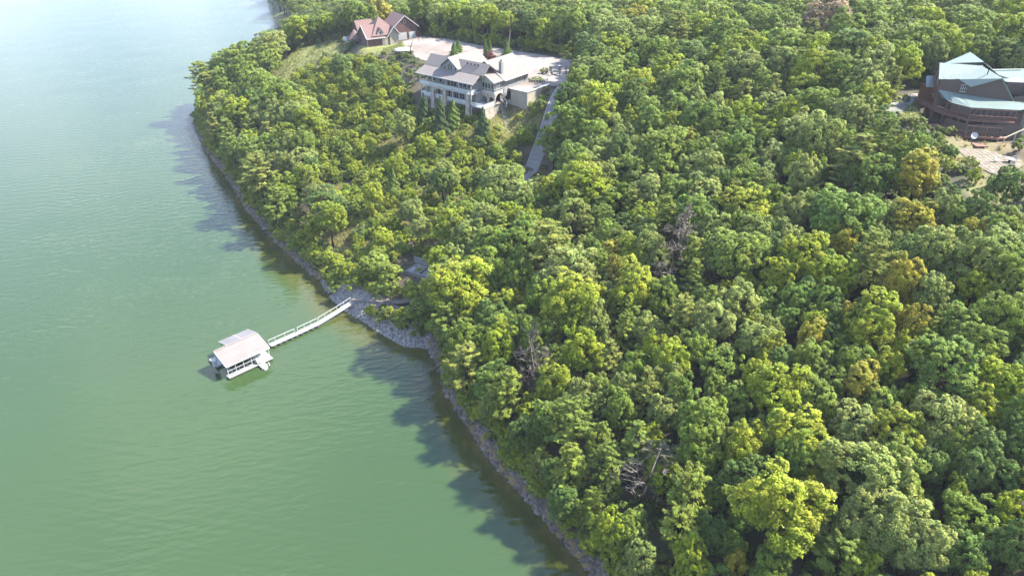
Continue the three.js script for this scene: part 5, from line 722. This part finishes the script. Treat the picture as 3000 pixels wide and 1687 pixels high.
  { const r = rng(321), flag = []; for (let k = 0; k < 3; k++) { const s = new THREE.Shape(), n = 6; for (let i = 0; i < n; i++) { const a = i / n * 6.283 + r() * 0.3, q = 0.46 + 0.12 * r(); i ? s.lineTo(q * Math.cos(a), q * Math.sin(a)) : s.moveTo(q * Math.cos(a), q * Math.sin(a)); } s.closePath(); const g = new THREE.ExtrudeGeometry(s, { depth: 0.05, bevelEnabled: false }); g.rotateX(-Math.PI / 2); flag.push(g); }
    const mats = [[0.21, 0.175, 0.13], [0.18, 0.15, 0.11], [0.245, 0.21, 0.16]].map((c) => std({ color: C(...c), map: T.grain, roughness: 0.9 })); for (let x = 92.6; x < 104.5; x += 1.02) for (let z = -146; z < -129; z += 0.98) { const X = x + (r() - 0.5) * 0.2, Z = z + (r() - 0.5) * 0.2; if (polyDist(Pt, X, Z) > -0.45) continue; const m = mk('paving_stone', flag[Math.floor(r() * 3)], mats[Math.floor(r() * 3)], pav); m.position.set(X, 32.1 + 0.02 * r(), Z); m.rotation.y = r() * 6.28; } }
  const T1 = thing('garden_table', 'white garden table on the stone terrace', 'table', 100.6, 32.17, -137.3); part('tabletop', B.white, T1, (g) => g.tube(V(0, 0.7, 0), V(0, 0.78, 0), 0.8, 0.8, 18).disc(V(0, 0.782, 0), 0.8, 18)); part('pedestal', B.white, T1, (g) => g.tube(V(0, 0, 0), V(0, 0.7, 0), 0.3, 0.09, 8));
  [[98.2, -137.5, 0.6, 'white lounge chair alone on the stone terrace'], [101.9, -137.9, -1.2, 'white chair behind the white garden table'], [100.2, -135.6, 2.6, 'white chair in front of the white garden table']].forEach(([x, zz, a, l]) => { const t = thing('terrace_chair', l, 'chair', x, 32.17, zz, a, 'white chairs on the stone terrace'); part('seat', B.white, t, (g) => g.box(-0.35, 0.38, -0.35, 0.35, 0.46, 0.35)); part('backrest', B.white, t, (g) => g.slab([V(-0.35, 0.46, -0.33), V(0.35, 0.46, -0.33), V(0.35, 1.1, -0.5), V(-0.35, 1.1, -0.5)], 0.06)); for (const sx of [-0.3, 0.3]) for (const sz of [-0.3, 0.3]) part('leg', B.white, t, (g) => g.box(sx - 0.04, 0, sz - 0.04, sx + 0.04, 0.38, sz + 0.04)); });
  const ph = thing('log_handrail', 'long pale timber handrail beside the wooden house', 'handrail', 106, 33.2, -146.8); part('rail', B.tan, ph, (g) => g.bar(V(-1.8, 0.9, 0.6), V(4.2, 2.6, -1.6), 0.16, 0.2)); for (const [x, y, z] of [[-1.6, 0.9, 0.5], [1.2, 1.7, -0.5], [4, 2.5, -1.5]]) part('post', B.tan, ph, (g) => g.box(x - 0.08, -1, z - 0.08, x + 0.08, y, z + 0.08));
  const up = thing('grey_pole', 'grey weathered utility pole standing in trees by the side drive', 'utility pole', 81.5, ground(81.5, -161), -161, 0); up.rotation.z = -0.05; part('shaft', M.greyWood, up, (g) => g.tube(V(0, -0.5, 0), V(0, 8.6, 0), 0.2, 0.15, 8)); part('crossarm', M.greyWood, up, (g) => g.box(-0.8, 7.9, -0.07, 0.8, 8.05, 0.07));
}
// ---------------------------------------------------------------- boat dock, walkway, shore works
{
  const H = thing('boat_dock', 'covered white floating boat dock with pale pinkish metal roof', 'boat dock', -53.9, 0, -108.1, 0.78), z = (b) => -b, W = (a, y, b) => V(a, y, -b); // x runs along the eave, b back from it
  part('front_walk', B.deck, H, (g) => g.box(-0.2, 0.32, z(0.55), 8.9, 0.5, 0.65)); part('end_platform', B.deck, H, (g) => g.box(6.4, 0.325, z(8.3), 8.9, 0.505, z(0.55))); part('back_walk', B.deck, H, (g) => { g.box(-0.3, 0.32, z(7.8), 6.4, 0.5, z(6.6)); g.box(-0.3, 0.33, z(6.6), 2.4, 0.51, z(4.4)); });
  part('middle_walk', B.deck, H, (g) => g.box(2.4, 0.32, z(5.1), 6.4, 0.5, z(4.4)));
  const floatM = std({ color: C(0.05, 0.05, 0.055), roughness: 0.8 });
  for (let i = 0; i < 8; i++) part('float', floatM, H, (g) => g.box(0 + i * 1.1, -0.35, -0.45, 0.85 + i * 1.1, 0.3, 0.5)); for (let i = 0; i < 6; i++) part('float', floatM, H, (g) => g.box(6.6, -0.35, z(1.9 + i * 1.15), 8.7, 0.3, z(1.0 + i * 1.15))); for (let i = 0; i < 5; i++) part('float', floatM, H, (g) => g.box(0 + i * 1.2, -0.35, z(7.7), 0.95 + i * 1.2, 0.3, z(6.7)));
  const wide = T.ribs;
  part('roof_sheet', B.metalRoof, H, (g) => g.slab([W(-0.2, 2.95, -0.5), W(8.7, 2.95, -0.5), W(8.7, 4.2, 4.2), W(-0.2, 4.2, 4.2)], 0.06)); part('roof_sheet', B.metalGrey, H, (g) => g.slab([W(2.6, 4.195, 4.22), W(8.7, 4.195, 4.22), W(8.7, 2.95, 8.6), W(2.6, 2.95, 8.6)], 0.06));
  part('ridge_cap', B.metalRoof, H, (g) => { g.bar(W(-0.2, 4.24, 4.2), W(8.7, 4.24, 4.2), 0.3, 0.05); }); part('roof_seam', B.white, H, (g) => g.bar(W(5.6, 4.22, 4.3), W(5.6, 3.02, 8.55), 0.16, 0.04));
  part('eave_trim', B.white, H, (g) => { g.bar(W(-0.2, 2.9, -0.54), W(8.7, 2.9, -0.54), 0.06, 0.16); g.bar(W(-0.24, 2.9, -0.5), W(-0.24, 4.15, 4.2), 0.06, 0.14); g.bar(W(8.74, 2.9, -0.5), W(8.74, 4.15, 4.2), 0.06, 0.14); g.bar(W(8.74, 4.15, 4.2), W(8.74, 2.9, 8.6), 0.06, 0.14); g.bar(W(2.56, 4.15, 4.2), W(2.56, 2.9, 8.6), 0.06, 0.14); });
  for (const a of [0, 1.6, 3.2, 4.8, 6.4, 8.5]) part('roof_post', B.white, H, (g) => g.box(a - 0.06, 0.5, -0.06 + 0.2, a + 0.06, 2.95, 0.26)); for (const a of [2.8, 4.6, 6.4, 8.5]) part('roof_post', B.white, H, (g) => g.box(a - 0.06, 0.5, z(8.2), a + 0.06, 3.05, z(8.08))); for (const a of [0, 2.6, 6.5, 8.5]) part('roof_post', B.white, H, (g) => g.box(a - 0.06, 0.5, z(4.55), a + 0.06, 4.1, z(4.43)));
  part('header_beam', B.white, H, (g) => { g.bar(W(0, 2.86, -0.2), W(8.5, 2.86, -0.2), 0.1, 0.14); g.bar(W(0, 1.75, -0.2), W(6.4, 1.75, -0.2), 0.07, 0.07); g.bar(W(2.6, 2.9, 8.14), W(8.5, 2.9, 8.14), 0.1, 0.14); g.bar(W(0, 4.08, 4.5), W(8.5, 4.08, 4.5), 0.1, 0.14); for (const a of [0, 2.6, 6.4, 8.5]) { g.bar(W(a, 2.9, -0.1), W(a, 4.1, 4.4), 0.08, 0.1); if (a > 1) g.bar(W(a, 4.1, 4.4), W(a, 2.95, 8.2), 0.08, 0.1); } });
  for (const a of [0.8, 2.4, 4.0, 5.6]) part('brace', B.white, H, (g) => { g.bar(W(a - 0.75, 2.5, -0.2), W(a - 0.3, 2.84, -0.2), 0.05); g.bar(W(a, 0.55, 0.35), W(a, 1.72, -0.18), 0.05); });
  part('boat_lift', B.acGrey, H, (g) => { g.bar(W(0.5, 0.55, 1.2), W(6, 0.55, 1.2), 0.12); g.bar(W(0.5, 0.55, 3.6), W(6, 0.55, 3.6), 0.12); for (const a of [1.2, 5.2]) g.bar(W(a, 0.5, 0.8), W(a, 0.5, 4.2), 0.12); });
  part('ladder', B.acGrey, H, (g) => { for (const q of [-0.2, 0.2]) g.bar(W(8.95, -0.4, 6.5 + q), W(8.95, 1.2, 6.5 + q), 0.05); for (let i = 0; i < 5; i++) g.bar(W(8.95, -0.2 + i * 0.3, 6.3), W(8.95, -0.2 + i * 0.3, 6.7), 0.04); });
  for (const [a, b] of [[0.2, -0.45], [4.4, -0.45], [8.5, 2], [8.5, 5]]) part('cleat', B.acGrey, H, (g) => { g.box(a - 0.16, 0.52, z(b) - 0.04, a + 0.16, 0.6, z(b) + 0.04); });
  const lad = part('side_shelf', B.white, H, (g) => { for (let i = 0; i < 4; i++) g.box(-0.95, 1.1 + i * 0.42, z(4.5), -0.3, 1.2 + i * 0.42, z(3.7)); g.box(-0.98, 0.5, z(4.55), -0.9, 2.6, z(4.47)); g.box(-0.35, 0.5, z(4.55), -0.27, 2.6, z(4.47)); });
  // moulded white swim ramp and slide at the front end
  const S = thing('swim_ramp', 'bulky white moulded swim ramp at the front of the dock', 'swim ramp', -53.9, 0, -108.1, 0.78);
  part('ramp', B.white, S, (g) => { g.box(5.8, 0.1, 0.66, 7.0, 0.42, 2.1); g.box(6.0, -0.05, 2.1, 6.7, 0.26, 2.6); }); part('slide', B.white, S, (g) => { g.slab([W(5.7, 0.9, -0.7), W(6.9, 0.9, -0.7), W(6.9, 2.5, 1.0), W(5.7, 2.5, 1.0)], 0.12); g.box(5.66, 0.5, z(1.2), 5.8, 2.6, z(0.2)); g.box(6.8, 0.5, z(1.2), 6.94, 2.6, z(0.2)); }); part('handle', B.white, S, (g) => { g.bar(V(6.95, 0.42, 1.5), V(7.4, 0.75, 1.7), 0.12); g.bar(V(7.4, 0.75, 1.7), V(7.4, 0.2, 2.0), 0.12); });
  const G = thing('gangway', 'long white walkway with a single railing linking dock to bank', 'walkway', -49.6, 0, -117.1), pts = [V(-47.9, 0.5, -119.0), V(-44.4, 0.52, -122.4), V(-40.9, 0.55, -126.0), V(-37.5, 1.02, -129.9), V(-34.3, 1.5, -133.9)].map((p) => p.sub(V(-49.6, 0, -117.1)));
  pts.unshift(pts[0].clone().lerp(pts[1], -0.28));
  for (let i = 0; i < pts.length - 1; i++) part('walk_section', B.deck, G, (g) => g.bar(pts[i].clone().lerp(pts[i + 1], 0.008), pts[i + 1], 1.0, 0.16));
  for (let i = 0; i < 9; i++) part('float', floatM, G, (g) => { const p = pts[0].clone().lerp(pts[3], (i + 0.5) / 9); g.box(p.x - 0.55, -0.3, p.z - 0.55, p.x + 0.55, 0.36, p.z + 0.55); });
  const side = (p) => p.clone().add(V(-0.34, 0.08, -0.32)); for (const [a, b, t0, t1] of [[0, 2, 0.1, 0.94], [2, 3, 0.02, 0.9], [3, 5, 0.02, 0.8]]) { const q = a === 2 ? [pts[2].clone().lerp(pts[3], 0.05), pts[3].clone().lerp(pts[3], 1)] : a === 0 ? [pts[0], pts[1], pts[1].clone().lerp(pts[2], 0.9)] : [pts[3].clone().lerp(pts[4], 0.06), pts[4], pts[4].clone().lerp(pts[5], 0.75)]; railing(G, q.map(side), 1.0, B.white, null, 1.9); }
}
{ // the old block foundation by the shore path
  const wallM = B.block, q = (n, l, x0, z0, x1, z1, y, h, t = 0.35) => { const o = V(x0, y, z0), w = thing(n, l, 'block wall', o.x, o.y, o.z), L = Math.hypot(x1 - x0, z1 - z0); w.rotation.y = Math.atan2(-(z1 - z0), x1 - x0); part('courses', wallM, w, (g) => g.box(0, -1.2, -t / 2, L, h - 0.12, t / 2)); part('coping', B.concrete, w, (g) => g.box(-0.05, h - 0.12, -t / 2 - 0.06, L + 0.05, h, t / 2 + 0.06)); return w; };
  q('block_wall', 'long grey block wall along the front of the old foundation', -23.2, -137.2, -16.6, -133.6, 6.1, 1.0, 0.4); q('block_wall', 'grey block wall along the uphill side of the old foundation', -22.2, -142.6, -17.2, -139.8, 6.1, 1.5, 0.4); q('block_wall', 'short grey block wall inside the old foundation', -21.6, -140.4, -19.0, -139, 6.1, 0.7, 0.35);
  const pb = thing('planter_box', 'square block planter full of weeds in the old foundation', 'planter', -20.7, 6.15, -138.2, -0.5); part('rim', wallM, pb, (g) => { g.box(-1, 0, -1, 1, 0.6, -0.75); g.box(-1, 0, 0.75, 1, 0.6, 1); g.box(-1, 0, -0.75, -0.75, 0.6, 0.75); g.box(0.75, 0, -0.75, 1, 0.6, 0.75); }); mk('weeds', KIND.young[3].crown, M.O[1], pb).scale.set(0.36, 0.2, 0.36);
  struct('foundation_slab', drape([[-24, -138.2], [-17, -134], [-15.6, -138], [-21.5, -142]], 6.2, 0.04), B.concrete);
}
{ // rocks: pale riprap round the dock, darker broken ledges along the rest of the bank
  const r = rng(808), rockG = (s, flat) => { const g = new THREE.DodecahedronGeometry(0.5, 0), p = g.attributes.position, q = rng(s), at = new Map(); for (let i = 0; i < p.count; i++) { const k = [p.getX(i), p.getY(i), p.getZ(i)].map((v) => v.toFixed(3)).join(); if (!at.has(k)) at.set(k, 0.75 + 0.5 * q()); const f = at.get(k); p.setXYZ(i, p.getX(i) * f, p.getY(i) * f * flat, p.getZ(i) * f); } g.computeVertexNormals(); return g; };
  const m4 = new THREE.Matrix4(), q4 = new THREE.Quaternion(), eu = new THREE.Euler();
  const lay = (name, n, geo, along, width, size, colour) => {
    const segs = []; let L = 0; for (let i = 0; i < SHORE.length - 1; i++) { const a = SHORE[i], b = SHORE[i + 1], l = Math.hypot(b[0] - a[0], b[1] - a[1]); if (along(a, b)) { segs.push([a, b, l, L]); L += l; } }
    const im = new THREE.InstancedMesh(geo, B.rock, n);
    for (let k = 0; k < n; k++) { const u = r() * L, [a, b, l, l0] = segs.findLast((s) => s[3] <= u), t = (u - l0) / l, nx = -(b[1] - a[1]) / l, nz = (b[0] - a[0]) / l, off = width(r()), x = lerp(a[0], b[0], t) - nx * off, z = lerp(a[1], b[1], t) - nz * off, s = size(r()); eu.set(r() * 0.8, r() * 6.28, r() * 0.8); q4.setFromEuler(eu); m4.compose(V(x, ground(x, z) + s * 0.18, z), q4, V(s, s, s)); im.setMatrixAt(k, m4); const c = colour(r()); im.setColorAt(k, C(c[0], c[1], c[2])); }
    im.name = name; im.userData.kind = 'stuff'; im.castShadow = im.receiveShadow = true; scene.add(im);
  };
  const near = (a) => a[0] > -42 && a[0] < -16.5 && a[1] < -117.5 && a[1] > -139.5;
  lay('riprap_rocks', 7000, rockG(1, 0.8), near, (q) => lerp(-5.0, 0.6, q), (q) => 0.25 + 0.55 * q * q, (q) => { const v = 0.11 + 0.15 * q; return [v * 1.04, v * 0.98, v * 0.92]; });
  lay('shore_rocks', 6500, rockG(2, 0.4), (a) => !near(a) && a[1] < -44 && a[1] > -275, (q) => lerp(-1.9, 0.5, q), (q) => 0.2 + 0.8 * q * q * q, (q) => { const v = 0.05 + 0.10 * q; return [v * 1.1, v * 0.95, v * 0.82]; });
  [['grey driftwood log lying on the bank rocks nearest the dock walkway', -40.6, -138.6, 0.9, 2.8], ['pale driftwood log half on the rocks below the meadow clearing', -46.2, -148.0, 2.6, 3.2], ['thin bleached driftwood log on the bank below the tall pines', -64.6, -170.4, 0.4, 3.4]].forEach(([l, x, zz, a, len]) => { const t = thing('driftwood', l, 'driftwood', x, ground(x, zz) + 0.3, zz, a, 'driftwood on the bank'); part('log', B.log, t, (g) => g.tube(V(-len / 2, 0, 0), V(len / 2, 0.15, 0), 0.17, 0.09, 6)); part('branch', B.log, t, (g) => g.tube(V(0.2, 0.05, 0), V(0.9, 0.7, 0.3), 0.07, 0.02, 4)); });
}
renderer.render(scene, camera);
